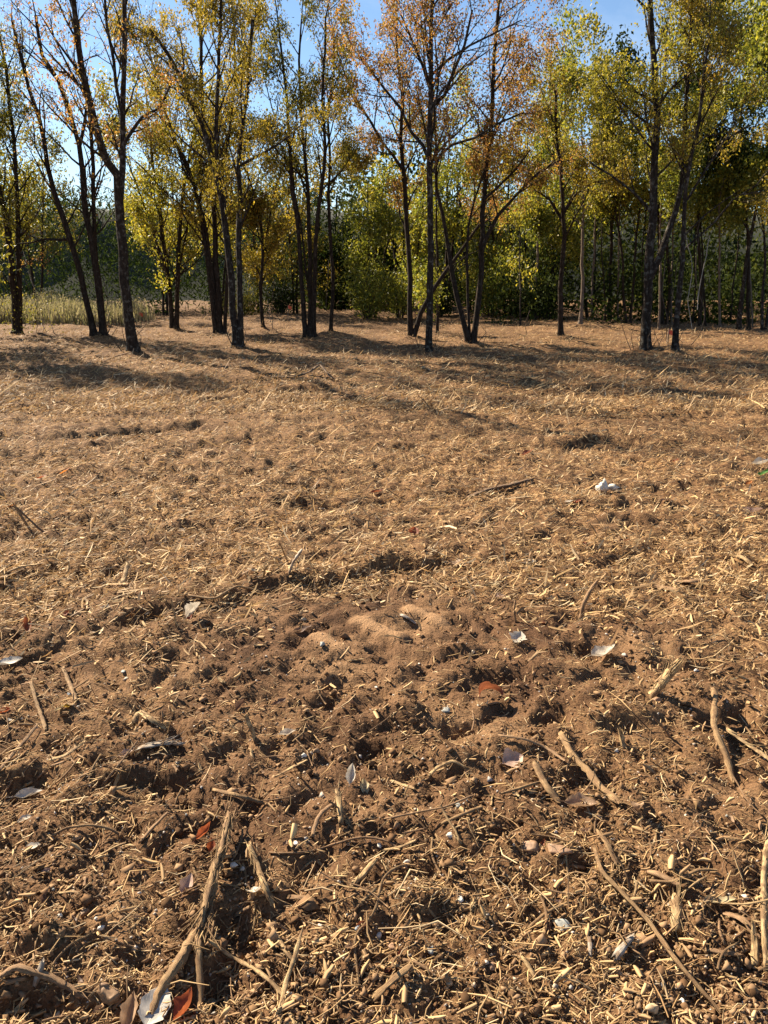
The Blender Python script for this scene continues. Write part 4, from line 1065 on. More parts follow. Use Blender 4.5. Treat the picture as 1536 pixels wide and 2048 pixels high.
S('wide brown splinter beside the right edge plank', 'slat', [(1458, 1838), (1485, 1850), (1512, 1868)], 20, 'brown', lift=[.012, .016, .012], group=GS, flat=.35)
S('brown slat lying flat at lower right', 'slat', [(1412, 1905), (1445, 1912), (1478, 1916)], 11, 'brown', lift=[.006, .01, .008], group=GS, flat=.4)
S('thin pale twig across the right edge plank', 'twig', [(1440, 1826), (1490, 1830), (1545, 1830)], 5, 'pale', lift=[.02, .03, .05], group=GS)
S('pale splinter in front of the flat grey stone', 'splinter', [(1055, 1862), (1090, 1835), (1130, 1820)], 7, 'tan', lift=[.004, .012, .014], group=GS)
S('narrow long splinter at the lower right of the middle', 'splinter', [(1198, 1672), (1214, 1700), (1232, 1730)], 11, 'tan', lift=[.012, .014, .006], group=GS, flat=.5, split=3)
S('pale straight splinter near the bottom right of centre', 'splinter', [(1045, 1920), (1060, 1945), (1072, 1968)], 10, 'pale', lift=[.006, .01, .004], group=GS, flat=.5)
S('short round stick stub at the bottom right of centre', 'stick', [(1177, 1880), (1178, 1900), (1178, 1918)], 10, 'grey', lift=[.004, .008, .008], group=GS)
S('pale stick running off the bottom right of centre', 'stick', [(968, 1972), (985, 2005), (1005, 2060)], 8, 'tan', lift=[.006, .01, .006], group=GS)
S('brown slanting stick near the yellow tan pebble', 'stick', [(803, 1924), (830, 1932), (862, 1950)], 9, 'brown', lift=[.004, .008, .004], group=GS)
S('short tan peg between looping tendril and pebbles', 'splinter', [(728, 1908), (736, 1925), (746, 1944)], 8, 'tan', lift=[.006, .008, .002], group=GS, flat=.5)
S('sawn short log piece at the bottom left', 'wood block', [(72, 1968), (80, 1952), (86, 1940)], 15, 'grey', lift=[.002, .01, .016], group=GS, flat=.9)
S('split stick with dark end left of the looping tendril', 'stick', [(577, 1800), (600, 1803), (623, 1805)], 12, 'brown', lift=[.004, .008, .006], group=GS)
S('long thin branch over the middle ground twigs', 'twig', [(770, 1648), (830, 1640), (890, 1628), (945, 1600)], 5, 'brown', lift=[.01, .02, .024, .016], group=GS)
S('upright thin stalk in the right soil', 'stalk', [(1301, 1522), (1300, 1490), (1302, 1462)], 4, 'brown', up=[0, 0], group=GS)
S('leaning brown stalk with a long slanting shadow', 'stalk', [(1345, 1475), (1325, 1452), (1308, 1434)], 8, 'brown', up=[0, .01], group=GS)
S('tan plank lying half buried in the cleated track', 'slat', [(803, 1232), (815, 1240), (830, 1250)], 11, 'grey', lift=[.004, .008, .004], group=GS, flat=.4)
S('fallen twig at the foot of the mottled bark tree', 'twig', [(205, 728), (230, 722), (262, 712)], 4, 'brown', lift=[.03, .08, .14], group=GS)
S('dark bark piece lying far out at right', 'bark piece', [(1275, 763), (1295, 762), (1312, 764)], 5, 'dark', lift=[.03, .05, .03], group=GS)
S('splintered straw tuft standing in the middle straw', 'splinter', [(1178, 1108), (1190, 1095), (1190, 1080)], 6, 'pale', up=[0, .0], group=GS, flat=.5)
S('straight slim splinter in the straw at middle right', 'splinter', [(1198, 1075), (1190, 1062), (1180, 1048)], 8, 'pale', up=[0, .0], group=GS, flat=.5)
S('bright pale wood chip at the right edge straw', 'wood chip', [(1475, 1120), (1488, 1125), (1500, 1135)], 11, 'pale', lift=[.01, .02, .014], group=GS, flat=.5)
S('pale splinters lying loose at the left of the track', 'splinter', [(238, 1175), (252, 1162), (262, 1148)], 9, 'pale', lift=[.01, .03, .05], group=GS, flat=.5, split=3)
S('flat straw-coloured strip at the left edge', 'splinter', [(-10, 1160), (40, 1146), (85, 1136)], 8, 'pale', lift=[.01, .02, .02], group=GS, flat=.4, split=3)

# ------------------------------------------------------------------ leaves and scraps
def leaf_mat(name, face, vein, transl=.3, rough=.6):
    m, t, b, n, l = nt(name)
    tc = n.new('ShaderNodeTexCoord'); sx = n.new('ShaderNodeSeparateXYZ'); l.new(tc.outputs['UV'], sx.inputs[0])
    # side veins slant away from the midrib
    ab = n.new('ShaderNodeMath'); ab.operation = 'ABSOLUTE'
    ce = n.new('ShaderNodeMath'); ce.operation = 'SUBTRACT'; ce.inputs[1].default_value = .5; l.new(sx.outputs[1], ce.inputs[0]); l.new(ce.outputs[0], ab.inputs[0])
    k = n.new('ShaderNodeMath'); k.operation = 'MULTIPLY_ADD'; k.inputs[1].default_value = -.9; l.new(ab.outputs[0], k.inputs[0]); l.new(sx.outputs[0], k.inputs[2])
    s = n.new('ShaderNodeMath'); s.operation = 'MULTIPLY'; s.inputs[1].default_value = 55; l.new(k.outputs[0], s.inputs[0])
    si = n.new('ShaderNodeMath'); si.operation = 'SINE'; l.new(s.outputs[0], si.inputs[0])
    rv = ramp(n, [(.82, (0, 0, 0)), (.97, (.6, .6, .6))]); l.new(si.outputs[0], rv.inputs[0])
    rm = ramp(n, [(.0, (1, 1, 1)), (.035, (0, 0, 0))]); l.new(ab.outputs[0], rm.inputs[0])
    mxv = n.new('ShaderNodeMath'); mxv.operation = 'MAXIMUM'; l.new(rv.outputs[0], mxv.inputs[0]); l.new(rm.outputs[0], mxv.inputs[1])
    no = n.new('ShaderNodeTexNoise'); no.inputs['Scale'].default_value = 4; no.inputs['Detail'].default_value = 5; l.new(tc.outputs['UV'], no.inputs[0])
    rn = ramp(n, [(.3, tuple(c * .6 for c in face)), (.6, face), (.8, tuple(min(.8, c * 1.3) for c in face))]); l.new(no.outputs[0], rn.inputs[0])
    mx = n.new('ShaderNodeMix'); mx.data_type = 'RGBA'; l.new(mxv.outputs[0], mx.inputs[0]); l.new(rn.outputs[0], mx.inputs[6]); mx.inputs[7].default_value = (*vein, 1)
    l.new(mx.outputs[2], b.inputs['Base Color']); b.inputs['Roughness'].default_value = rough
    bp = n.new('ShaderNodeBump'); bp.inputs['Strength'].default_value = .6; bp.inputs['Distance'].default_value = .0008; l.new(mxv.outputs[0], bp.inputs['Height']); l.new(bp.outputs[0], b.inputs['Normal'])
    tr = n.new('ShaderNodeBsdfTranslucent'); l.new(mx.outputs[2], tr.inputs[0])
    ms = n.new('ShaderNodeMixShader'); ms.inputs[0].default_value = transl
    o = [x for x in n if x.type == 'OUTPUT_MATERIAL'][0]
    l.new(b.outputs[0], ms.inputs[1]); l.new(tr.outputs[0], ms.inputs[2]); l.new(ms.outputs[0], o.inputs[0])
    return m
LM = {'white': leaf_mat('leaf_white', (.62, .54, .43), (.42, .34, .25)), 'grey': leaf_mat('leaf_grey', (.50, .45, .38), (.55, .48, .40), .15), 'tan': leaf_mat('leaf_tan', (.42, .27, .16), (.3, .18, .1)),
      'rust': leaf_mat('leaf_rusty', (.27, .085, .035), (.18, .06, .03), .4), 'red': leaf_mat('leaf_red', (.38, .10, .035), (.24, .07, .03), .4), 'pink': leaf_mat('leaf_pink', (.46, .31, .23), (.34, .2, .15), .2),
      'orange': leaf_mat('leaf_orange', (.55, .2, .04), (.4, .14, .04), .5), 'cream': leaf_mat('leaf_cream', (.55, .43, .24), (.42, .32, .17), .3), 'green': leaf_mat('leaf_fresh', (.08, .22, .03), (.12, .25, .05), .4), 'yellow': leaf_mat('petal_yellow', (.65, .40, .03), (.55, .3, .02), .4), 'brown': leaf_mat('leaf_brown', (.17, .095, .06), (.12, .07, .04), .3)}

def leaf_obj_mesh(L, Wd, mat, curl=.5, cup=.4, wave=.15, lobes=0.0, name='leaf', petiole=True, nu=15, nv=8):
    u = np.linspace(0, 1, nu)[:, None]; v = np.linspace(-1, 1, nv)[None]
    out = np.sin(np.pi * u ** .85) ** .75 * (1 + lobes * np.sin(u * 19)) * (1 + .07 * rng.standard_normal((nu, 1)))
    out[0] = .03; out[-1] = .02
    ph = rng.random(3) * 6
    y = v * out * Wd / 2
    x = (u - .5) * L + 0 * v
    # curl about the length and cup across
    z = cup * (np.abs(v) ** 1.6) * out * Wd * .55 + wave * L * .12 * np.sin(u * 7 + ph[0]) * v + wave * L * .07 * np.sin(u * 11 + ph[1]) * np.abs(v)
    y = y * (1 - .25 * abs(cup) * np.abs(v))
    a = (u - .5) * curl * 2
    R = L / max(abs(curl) * 2, 1e-3) * (1 if curl >= 0 else -1)
    if abs(curl) > .05:
        X = np.sin(a) * (R - z); Z = R - np.cos(a) * (R - z)
    else:
        X = x; Z = z
    V = np.stack([X + 0 * v, y + 0 * u, Z], -1).reshape(-1, 3)
    i = (np.arange(nu - 1)[:, None] * nv + np.arange(nv - 1)[None]).reshape(-1)
    F = np.stack([i, i + 1, i + nv + 1, i + nv], -1)
    U = np.stack([np.repeat(u, nv, 1), np.repeat((v + 1) / 2, nu, 0)], -1).reshape(-1, 2)
    uv = U[F.reshape(-1)]
    if petiole:
        p0 = V[nv // 2]; tb = Tubes()
        d = Vector((-1, random.uniform(-.3, .3), .15)).normalized()
        tb.add([Vector(p0), Vector(p0) + d * L * .12, Vector(p0) + d * L * .25 + Vector((0, 0, .1 * L * .2))], [L * .012, L * .01, L * .008], 4)
        off = len(V); V = np.concatenate([V, tb.V[0]]); F = np.concatenate([F, tb.F[0] + off]); uv = np.concatenate([uv, np.full((len(tb.F[0]) * 4, 2), .5)])
    me = mesh_np(name, V, F, LM[mat], True); uv_quads(me, uv)
    return me

GL = 'single dead leaves scattered on the ground'
def leaf(label, px, py, lpx, wpx, ang, mat, curl=.5, cup=.4, tilt=0, roll=0, lift=.0, wave=.3, lobes=0.0, name='dead_leaf', cat='leaf', group=GL, flip=False):
    p = seen(px, py); s = float(pxm(p.y)); L = lpx / s * 1.1; Wd = wpx / s * 1.25
    me = leaf_obj_mesh(L, Wd, mat, curl, cup, wave, lobes, name)
    o = link(name, me); tag(o, label, cat, group)
    m = Matrix.Rotation(math.radians(ang), 4, 'Z') @ Matrix.Rotation(math.radians(-tilt), 4, 'Y') @ Matrix.Rotation(math.radians(roll + (180 if flip else 0)), 4, 'X')
    o.matrix_world = m
    # rest on the ground: lowest point of the rotated leaf just under the surface
    co = [m @ v.co for v in me.vertices]
    dz = max(H(p.x + c.x, p.y + c.y) - c.z for c in co[::5]) - .006
    lo = min(c.z for c in co)
    o.location = (p.x, p.y, min(dz, p.z - lo + .012) + lift)
    return o
Lf = leaf
Lf('large silvery grey leaf with clear veins at the bottom edge', 312, 2020, 78, 50, 80, 'grey', .25, .2, tilt=10, roll=8, lift=.012)
Lf('folded tan leaf beside the large silvery leaf', 262, 2035, 80, 34, 95, 'tan', .5, 1.0, tilt=10, lift=.01)
Lf('bright orange-red curled leaf at the bottom left', 378, 2030, 66, 42, 60, 'red', .9, .8, tilt=30, roll=-30, lift=.012)
Lf('small pale leaf in the shade under the crossing splinters', 432, 1998, 36, 14, 30, 'cream', .2, .3)
Lf('pale grey-white leaf standing in the shadow of the thick root', 508, 1800, 60, 28, 110, 'white', .3, .4, tilt=-40, lift=.012)
Lf('pinkish white torn leaf left of the thick root', 377, 1778, 40, 24, 70, 'pink', .4, .5, tilt=30, lift=.006)
Lf('rust-orange twisted leaf above the thick root', 410, 1680, 46, 16, 55, 'red', .8, .9, tilt=20, lift=.01)
Lf('small rust-orange leaf hanging on the root side', 424, 1705, 30, 16, 100, 'red', .6, .6, tilt=30, lift=.02)
Lf('narrow white-grey leaf standing in the middle of the soil', 703, 1562, 38, 18, 80, 'white', .3, .6, tilt=45, lift=.004)
Lf('tan scrap of leaf right of the narrow white one', 729, 1578, 34, 18, 100, 'cream', .4, .6, tilt=25)
Lf('round pinkish leaf near the frayed stick', 1026, 1528, 44, 40, 20, 'pink', .4, .4, tilt=10, roll=15, lift=.004)
Lf('wide folded tan leaf below the frayed stick', 1162, 1612, 60, 34, -15, 'tan', .5, .7, tilt=8, lift=.006)
Lf('two-coloured brown leaf hanging curled on a splinter', 1272, 1632, 56, 26, 80, 'tan', .8, .8, tilt=-30, lift=.012)
Lf('large pale ridged leaf beside the dark hollow', 1208, 1316, 58, 34, 25, 'white', .6, .5, tilt=12, roll=-12, lift=.02, lobes=.12)
Lf('white lobed leaf left of the dark hollow', 1036, 1281, 32, 28, 60, 'white', .3, .3, tilt=15, roll=10, lift=.006, lobes=.2)
Lf('arched rust-brown leaf over its own black shadow', 975, 1402, 62, 24, 12, 'rust', -1.5, .3, roll=-65, lift=.03, flip=False)
Lf('tiny white crinkled leaf left of the middle', 531, 1342, 20, 14, 30, 'white', .5, .6)
Lf('white and rust folded leaf on the track rim', 390, 1236, 40, 24, 50, 'white', .4, 1.2, tilt=30, lift=.01)
Lf('rusty inner leaf tucked under the folded one', 378, 1240, 22, 14, 100, 'rust', .4, .6, tilt=30, lift=.004)
Lf('grey silvery leaf at lower left with dark underside', 58, 1592, 52, 24, 12, 'grey', .4, .6, tilt=8, lift=.01)
Lf('silvery pointed leaf cut by the left edge', 18, 1336, 56, 26, 10, 'grey', .4, .5, tilt=8, lift=.01)
Lf('white sliver of leaf at the left edge', 12, 1445, 30, 10, 0, 'white', .3, .3)
Lf('red leaf in shade at the left edge', 8, 1422, 26, 18, 20, 'red', .5, .6, tilt=15)
Lf('bright yellow petal scrap beside a pale husk', 136, 1414, 16, 10, 20, 'yellow', .4, .4, lift=.006, name='petal', cat='petal')
Lf('pale husk leaning on the yellow petal', 122, 1430, 26, 8, 60, 'cream', .4, .6, lift=.004, name='husk', cat='husk')
Lf('curled rust leaf low at the left', 56, 1262, 44, 18, 120, 'rust', .7, .8, tilt=20, lift=.01)
Lf('red-orange flake leaf at the left of the track', 132, 1233, 18, 12, 40, 'red', .4, .4, tilt=30)
Lf('white flaky leaf in the straw left of the track', 210, 1215, 24, 16, -20, 'white', .5, .6, tilt=10)
Lf('cream leaf lying flat right of the middle', 985, 1170, 30, 16, -5, 'cream', .2, .3, tilt=8, lift=.004)
Lf('small white-rust leaf in a shadow right of the middle', 1000, 1197, 24, 14, -10, 'pink', .5, .6, tilt=10)
Lf('grey folded leaf in the middle right straw', 1058, 1120, 30, 16, -20, 'grey', .5, .6, tilt=12, lift=.006)
Lf('flat greyish leaf in the middle of the straw', 914, 1132, 34, 22, -10, 'tan', .2, .2, tilt=6, lift=.004)
Lf('red square-tipped leaf standing in the middle straw', 828, 1070, 18, 18, 80, 'red', .2, .3, tilt=45, lift=.008)
Lf('rust leaf lying above the red square-tipped leaf', 755, 988, 26, 12, 10, 'rust', .4, .5, tilt=10, lift=.01)
Lf('bright orange leaf in the straw at left', 130, 944, 24, 12, 20, 'orange', .3, .4, tilt=30, lift=.02)
Lf('orange-red leaf in shade below the bright orange one', 85, 966, 20, 9, 10, 'red', .3, .4, tilt=20, lift=.015)
Lf('rust leaf among straw at the far left', 18, 1014, 22, 9, 10, 'orange', .4, .4, tilt=10, lift=.01)
Lf('red leaf with a stem beside the upright straw tuft', 1164, 1092, 26, 12, 10, 'red', .4, .4, tilt=12, lift=.01)
Lf('long dark red leaf right of the red stemmed leaf', 1240, 1084, 34, 9, -10, 'rust', .4, .4, tilt=10, lift=.01)
Lf('red leaf in the straw above the dark branch', 1055, 916, 26, 12, 10, 'rust', .4, .5, tilt=25, lift=.02)
Lf('red leaf flake near the white fluff', 1155, 1000, 16, 10, 10, 'red', .4, .5, tilt=20, lift=.01)
Lf('white flake leaf left of the white fluff', 1138, 1000, 18, 8, 5, 'white', .2, .3, tilt=10, lift=.01)
Lf('pinkish dark leaf at the right edge straw', 1502, 1032, 40, 18, -10, 'pink', .5, .7, tilt=12, lift=.012)
Lf('orange leaf scrap near the green sprig', 1497, 973, 16, 10, 30, 'orange', .4, .4, tilt=20, lift=.015)
Lf('small green sprig leaf at the right edge', 1526, 956, 26, 12, 20, 'green', .4, .4, tilt=20, lift=.02, cat='leaf')
Lf('white crumpled scrap at the right edge', 1522, 934, 36, 18, 0, 'white', .6, .8, tilt=15, lift=.02, name='paper_scrap', cat='paper scrap', group=None)
Lf('red leaf lying on the straw far right', 1350, 926, 18, 9, 0, 'rust', .4, .5, tilt=20, lift=.012)
Lf('mottled olive leaf with holes at lower right', 1440, 1808, 58, 20, -8, 'cream', .6, .4, tilt=8, lift=.012)
Lf('white crinkled leaf left of the upright splinter', 575, 1470, 34, 16, 12, 'white', .5, .7, tilt=8, lift=.006)
Lf('pinkish white torn leaf beside the shaggy curl', 252, 1508, 36, 16, 25, 'pink', .4, .5, tilt=15, lift=.008)
Lf('brown curled leaf on the hollow rim at left', 482, 1418, 30, 16, 60, 'brown', .7, .9, tilt=20, lift=.008)
Lf('rust-brown bark-like leaf in the upper soil', 560, 1412, 30, 14, 20, 'brown', .6, .6, tilt=20, lift=.006)
Lf('small white stiff leaf at the left soil', 50, 1640, 26, 16, 20, 'white', .3, .5, tilt=15, lift=.004)
Lf('bluish white flake at the left soil', 64, 1698, 34, 16, 10, 'white', .2, .4, tilt=10, lift=.004)
Lf('red leaf beside the middle right splinters', 1090, 1242, 16, 8, 10, 'rust', .4, .4, tilt=10)
Lf('brown leaf scrap at the bottom middle', 490, 2030, 40, 20, 20, 'tan', .5, .6, tilt=10)
Lf('dark curled leaf on the ground near the far right trunk base', 1330, 1002, 20, 9, 0, 'brown', .4, .5, tilt=10, lift=.01)
Lf('tan leaf lying in the cleated track', 605, 1262, 40, 16, 30, 'brown', .3, .4, tilt=8)

# ------------------------------------------------------------------ stones
def ico(sub=2):
    import bmesh
    bm = bmesh.new(); bmesh.ops.create_icosphere(bm, subdivisions=sub, radius=1)
    V = np.array([v.co[:] for v in bm.verts]); F = np.array([[v.index for v in f.verts] for f in bm.faces]); bm.free()
    return V, F
ICO2, ICO3 = ico(2), ico(3)
def stone_mat(name, a, b_, c):
    m, t, b, n, l = nt(name)
    tc = n.new('ShaderNodeTexCoord'); no = n.new('ShaderNodeTexNoise'); no.inputs['Scale'].default_value = 90; no.inputs['Detail'].default_value = 8
    l.new(tc.outputs['Object'], no.inputs[0]); r = ramp(n, [(.3, a), (.5, b_), (.75, c)]); l.new(no.outputs[0], r.inputs[0]); l.new(r.outputs[0], b.inputs['Base Color'])
    b.inputs['Roughness'].default_value = .7
    bp = n.new('ShaderNodeBump'); bp.inputs['Strength'].default_value = .7; bp.inputs['Distance'].default_value = .001; l.new(no.outputs[0], bp.inputs['Height']); l.new(bp.outputs[0], b.inputs['Normal'])
    return m
SM = {'white': stone_mat('stone_white', (.42, .36, .28), (.60, .53, .43), (.70, .65, .56)), 'tan': stone_mat('stone_tan', (.28, .18, .10), (.42, .29, .16), (.55, .42, .26)),
      'red': stone_mat('stone_red', (.15, .08, .042), (.25, .14, .075), (.36, .22, .13)), 'grey': stone_mat('stone_grey', (.16, .16, .15), (.27, .27, .24), (.38, .38, .33)), 'blue': stone_mat('stone_blue', (.12, .14, .16), (.2, .23, .26), (.4, .42, .44)),
      'soil': stone_mat('stone_soil', (.14, .075, .035), (.23, .13, .06), (.30, .175, .085))}
def stone_mesh(rx, ry, rz, mat, rough=.16, sub=2, facets=11, name='pebble'):
    V, F = ICO2 if sub == 2 else ICO3
    V = V.copy()
    for _ in range(facets):       # cut flats
        d = unit(rng.standard_normal(3)); lim = rng.uniform(.45, .8)
        q = V @ d; V = V - np.maximum(q - lim, 0)[:, None] * d
    V = V * (1 + .22 * gnoise(V[:, 0] * 1.3 + rng.random() * 50, V[:, 1] * 1.3 + V[:, 2], 90))[:, None] + rough * .25 * rng.standard_normal(V.shape) * (.35 if sub == 3 else .8)
    return mesh_np(name, V * np.array([rx, ry, rz]), F, SM[mat], False)
GP = 'stones and pebbles bedded in the soil'
def stone(label, px, py, wpx, hpx, mat, name='pebble', cat='pebble', sub=2, flat=.6, sink=.3):
    p = seen(px, py); s = float(pxm(p.y)); rx = wpx / s / 2; ry = hpx / s / 2 * 1.15
    o = link(name, stone_mesh(rx, ry, min(rx, ry) * flat * 1.2, mat, sub=sub, name=name), loc=(p.x, p.y, p.z + min(rx, ry) * flat * (1 - sink * 1.6)))
    o.rotation_euler = (random.uniform(-.2, .2), random.uniform(-.2, .2), random.uniform(-.5, .5)); tag(o, label, cat, GP)
stone('reddish-brown rounded stone beside a curled root', 1060, 1700, 42, 42, 'red', 'stone', 'stone', 3)
stone('long reddish stone right of the rounded reddish one', 1115, 1702, 56, 26, 'red', 'stone', 'stone', 3)
stone('flat grey stone with a pointed end at lower right', 1128, 1853, 38, 34, 'grey', 'stone', 'stone', 3, .35)
stone('yellowish round pebble near the bottom middle', 897, 1968, 20, 22, 'tan', 'pebble', 'pebble', 2, .8)
stone('angular tan rock on the bottom edge at right', 1302, 2022, 38, 32, 'tan', 'stone', 'stone', 3)
stone('pale squarish rock near the bottom right', 1362, 2008, 20, 26, 'white', 'stone', 'stone', 2, .8)
stone('white stone beside the top of the thick root', 468, 1732, 22, 18, 'white', 'stone', 'stone')
stone('smaller white stone touching the first by the root', 486, 1740, 14, 16, 'white', 'stone')
stone('blue-grey angular pebble by the looping tendril', 716, 1858, 18, 18, 'blue', 'pebble')
stone('white pebble below the looping tendril', 759, 1872, 16, 16, 'white')
stone('pale pebble left of the blue-grey one', 640, 1852, 14, 12, 'white')
stone('small tan pebble beside the pale pebble', 668, 1858, 13, 11, 'tan')
stone('white flat pebble above the long wavy root', 592, 1688, 18, 11, 'white')
stone('reddish-tan cluster pebble below the white pebble', 785, 1898, 22, 20, 'red')
stone('grey-pink pebble right of the reddish cluster', 862, 1903, 18, 20, 'grey')
stone('white pebble near the middle of the lower soil', 921, 1800, 17, 15, 'white')
stone('cream square pebble at the right of the middle', 1005, 1902, 16, 15, 'tan')
stone('red-brown pebble beside the cream square pebble', 984, 1938, 18, 20, 'red')
stone('white pebble on the long wavy root', 758, 1703, 12, 11, 'white')
stone('white pebble under the end of the wavy root', 813, 1735, 16, 9, 'white')
stone('white pebble at upper right of the wavy root', 900, 1672, 18, 14, 'white')
stone('grey pebble on the twig end', 915, 1614, 14, 16, 'grey')
stone('grey stone high in the middle soil', 893, 1442, 24, 14, 'grey')
stone('brown stone beside the upper hollow', 632, 1508, 20, 16, 'soil')
stone('white pebble stone left of the brown stone', 608, 1512, 14, 14, 'white')
stone('white bright pebble in the middle of the soil', 753, 1376, 9, 7, 'white')
stone('white pebble above the arched rust leaf', 946, 1310, 9, 9, 'white')
stone('round white pebble beside the large pale leaf', 1248, 1311, 11, 10, 'white')
stone('white pebble on the soil below the peg', 1233, 1503, 11, 10, 'white')
stone('white flat pebble at lower left', 203, 1852, 20, 12, 'white')
stone('white pebble above the flat one at lower left', 192, 1838, 11, 10, 'white')
stone('pale dull stone under the dusty flakes at left', 68, 1724, 16, 10, 'tan')
stone('oval pale pebble near the bottom left', 134, 1966, 16, 9, 'white')
stone('tan pebble block standing near the bottom left', 118, 2032, 18, 18, 'tan')
stone('brown angular stone left of the pale block', 168, 1830, 22, 22, 'soil')
stone('brown soil lump beside the bark strip', 222, 2010, 42, 38, 'soil', 'soil_clod', 'soil clod', 3, .9)
stone('brown soil lump above the silvery leaf', 206, 1985, 30, 24, 'soil', 'soil_clod', 'soil clod', 3, .9)
stone('orange-tan pebble in the lower right debris', 1360, 1912, 22, 16, 'red')
stone('tan block of stone right of the long stick', 1240, 1950, 28, 14, 'tan')
stone('small cream pebble on the long slanting stick', 1262, 1814, 12, 16, 'tan')
stone('white pebble in the right soil hollow', 1392, 1342, 14, 9, 'white')
stone('round brown stone left of the standing chunk', 1312, 1402, 24, 12, 'red')
stone('white pebble at the far right soil', 1524, 1308, 14, 7, 'white')
stone('whitish pebble at the upper right soil', 1432, 1235, 10, 8, 'white')
stone('dark grey pebble near the yellow petal', 138, 1390, 12, 10, 'blue')
stone('grey pebble left of the middle soil', 248, 1346, 12, 10, 'grey')
stone('rounded grey pebble in the cleated track', 645, 1298, 14, 14, 'grey')
stone('brown rock chip at the track top', 606, 1240, 16, 10, 'tan')
stone('pale pebble at the end of the upper right splinters', 1112, 1665, 10, 8, 'white')

# seed fluff: a crumpled pale tuft built of flakes
def fluff(px, py, wpx, label):
    p = seen(px, py); R = wpx / float(pxm(p.y)) / 2
    root = bpy.data.objects.new('cotton_tuft', None); COL.objects.link(root); root.location = p; tag(root, label, 'cotton tuft')
    for k in range(7):
        V, F = ICO2; V = V * (1 + .35 * rng.standard_normal((len(V), 1)))
        me = mesh_np('tuft_lobe', V * R * rng.uniform(.22, .4), F, SM['white'])
        link('tuft_lobe', me, root, loc=(rng.normal(0, .45) * R, rng.normal(0, .3) * R, R * rng.uniform(.25, .75)))
fluff(1212, 990, 46, 'crumpled white cotton-like tuft on the straw at right')

# ------------------------------------------------------------------ markers
def red(name, c):
    m, t, b, n, l = nt(name); b.inputs['Base Color'].default_value = (*c, 1); b.inputs['Roughness'].default_value = .5
    no = n.new('ShaderNodeTexNoise'); no.inputs['Scale'].default_value = 30; r = ramp(n, [(.3, tuple(k * .7 for k in c)), (.7, c)]); l.new(no.outputs[0], r.inputs[0]); l.new(r.outputs[0], b.inputs['Base Color'])
    return m
MR = red('marker_orange', (.75, .12, .05))
def marker(px, py, h, label, strip=False):
    p = seen(px, py); root = bpy.data.objects.new('marker_flag', None); COL.objects.link(root); root.location = p
    tag(root, label, 'marker flag', 'survey marker flags standing in the clearing')
    tb = Tubes(); tb.add([Vector((0, 0, -.05)), Vector((.01, 0, h * .5)), Vector((.02, 0, h))], [.006, .006, .005], 5)
    link('stake', tb.mesh('stake', M['twig_pale']), root)
    n = 6; V = []
    for i in range(n):
        for j in range(3):
            V.append((.02 + i * .022, .018 * math.sin(i * 1.2), h - .01 - j * .05 - i * .01))
    F = [[i * 3 + j, i * 3 + j + 1, i * 3 + j + 4, i * 3 + j + 3] for i in range(n - 1) for j in range(2)]
    link('flag', mesh_np('flag', np.array(V), np.array(F), MR, True), root)
marker(279, 645, .32, 'small orange marker flag beside the end of the weed patch')
marker(213, 640, .55, 'orange marker flag standing in the weeds behind the leaning tree')
marker(576, 640, .5, 'thin red-orange marker flag left of the four-stem clump')
marker(1531, 650, .4, 'small orange marker flag at the far right')
marker(1333, 688, .35, 'short red marker flag between the two right trunks')

# ------------------------------------------------------------------ many small separate pieces
_CUT = set('running bending running lying standing beside with at near below under above on in to of left right crossing emerging casting curling leaning down ending rising slanting off across tucked stretching among running over cut hanging cut bedded touching between beneath that where rim by from behind low slipped high'.split())
LAND = []
for o in COL.objects:
    if o.parent is None and o.get('category') and o.get('group') in (GS, GL, GP, None) and o.type == 'MESH':
        w = []
        for k in o['label'].split():
            if k in _CUT and len(w) >= 2: break
            w.append(k)
        if len(w) < 8: LAND.append((o.location.x, o.location.y, ' '.join(w)))
_c = {}
for a in LAND: _c[a[2]] = _c.get(a[2], 0) + 1
LAND = [a for a in LAND if _c[a[2]] == 1]
_used = set()
def name_place(base, x, y):
    near = sorted(LAND, key=lambda a: (a[0] - x) ** 2 + (a[1] - y) ** 2)[:9]
    for far in near:
        dx, dy = x - far[0], y - far[1]
        if abs(dx) > abs(dy): d = 'to the right of' if dx > 0 else 'to the left of'
        else: d = 'beyond' if dy > 0 else 'in front of'
        s = base + ' ' + d + ' the ' + far[2]
        if s not in _used and len(s.split()) <= 16:
            _used.add(s); return s
    return base + ' loose on the ground'
def scatter_px(n, y0, y1, pw, x0=-40, x1=1576):
    px = x0 + rng.random(n) * (x1 - x0); py = y0 + rng.random(n) ** pw * (y1 - y0); return px, py

def tilt_to_ground(o, x, y, yaw, z, extra=0):
    e = .02; hx = (H(x + e, y) - H(x - e, y)) / (2 * e); hy = (H(x, y + e) - H(x, y - e)) / (2 * e)
    nrm = Vector((-hx, -hy, 1)).normalized()
    q = Vector((0, 0, 1)).rotation_difference(nrm)
    o.rotation_mode = 'QUATERNION'
    o.rotation_quaternion = q @ Matrix.Rotation(yaw, 3, 'Z').to_quaternion() @ Matrix.Rotation(extra, 3, 'Y').to_quaternion()
    o.location = (x, y, z)

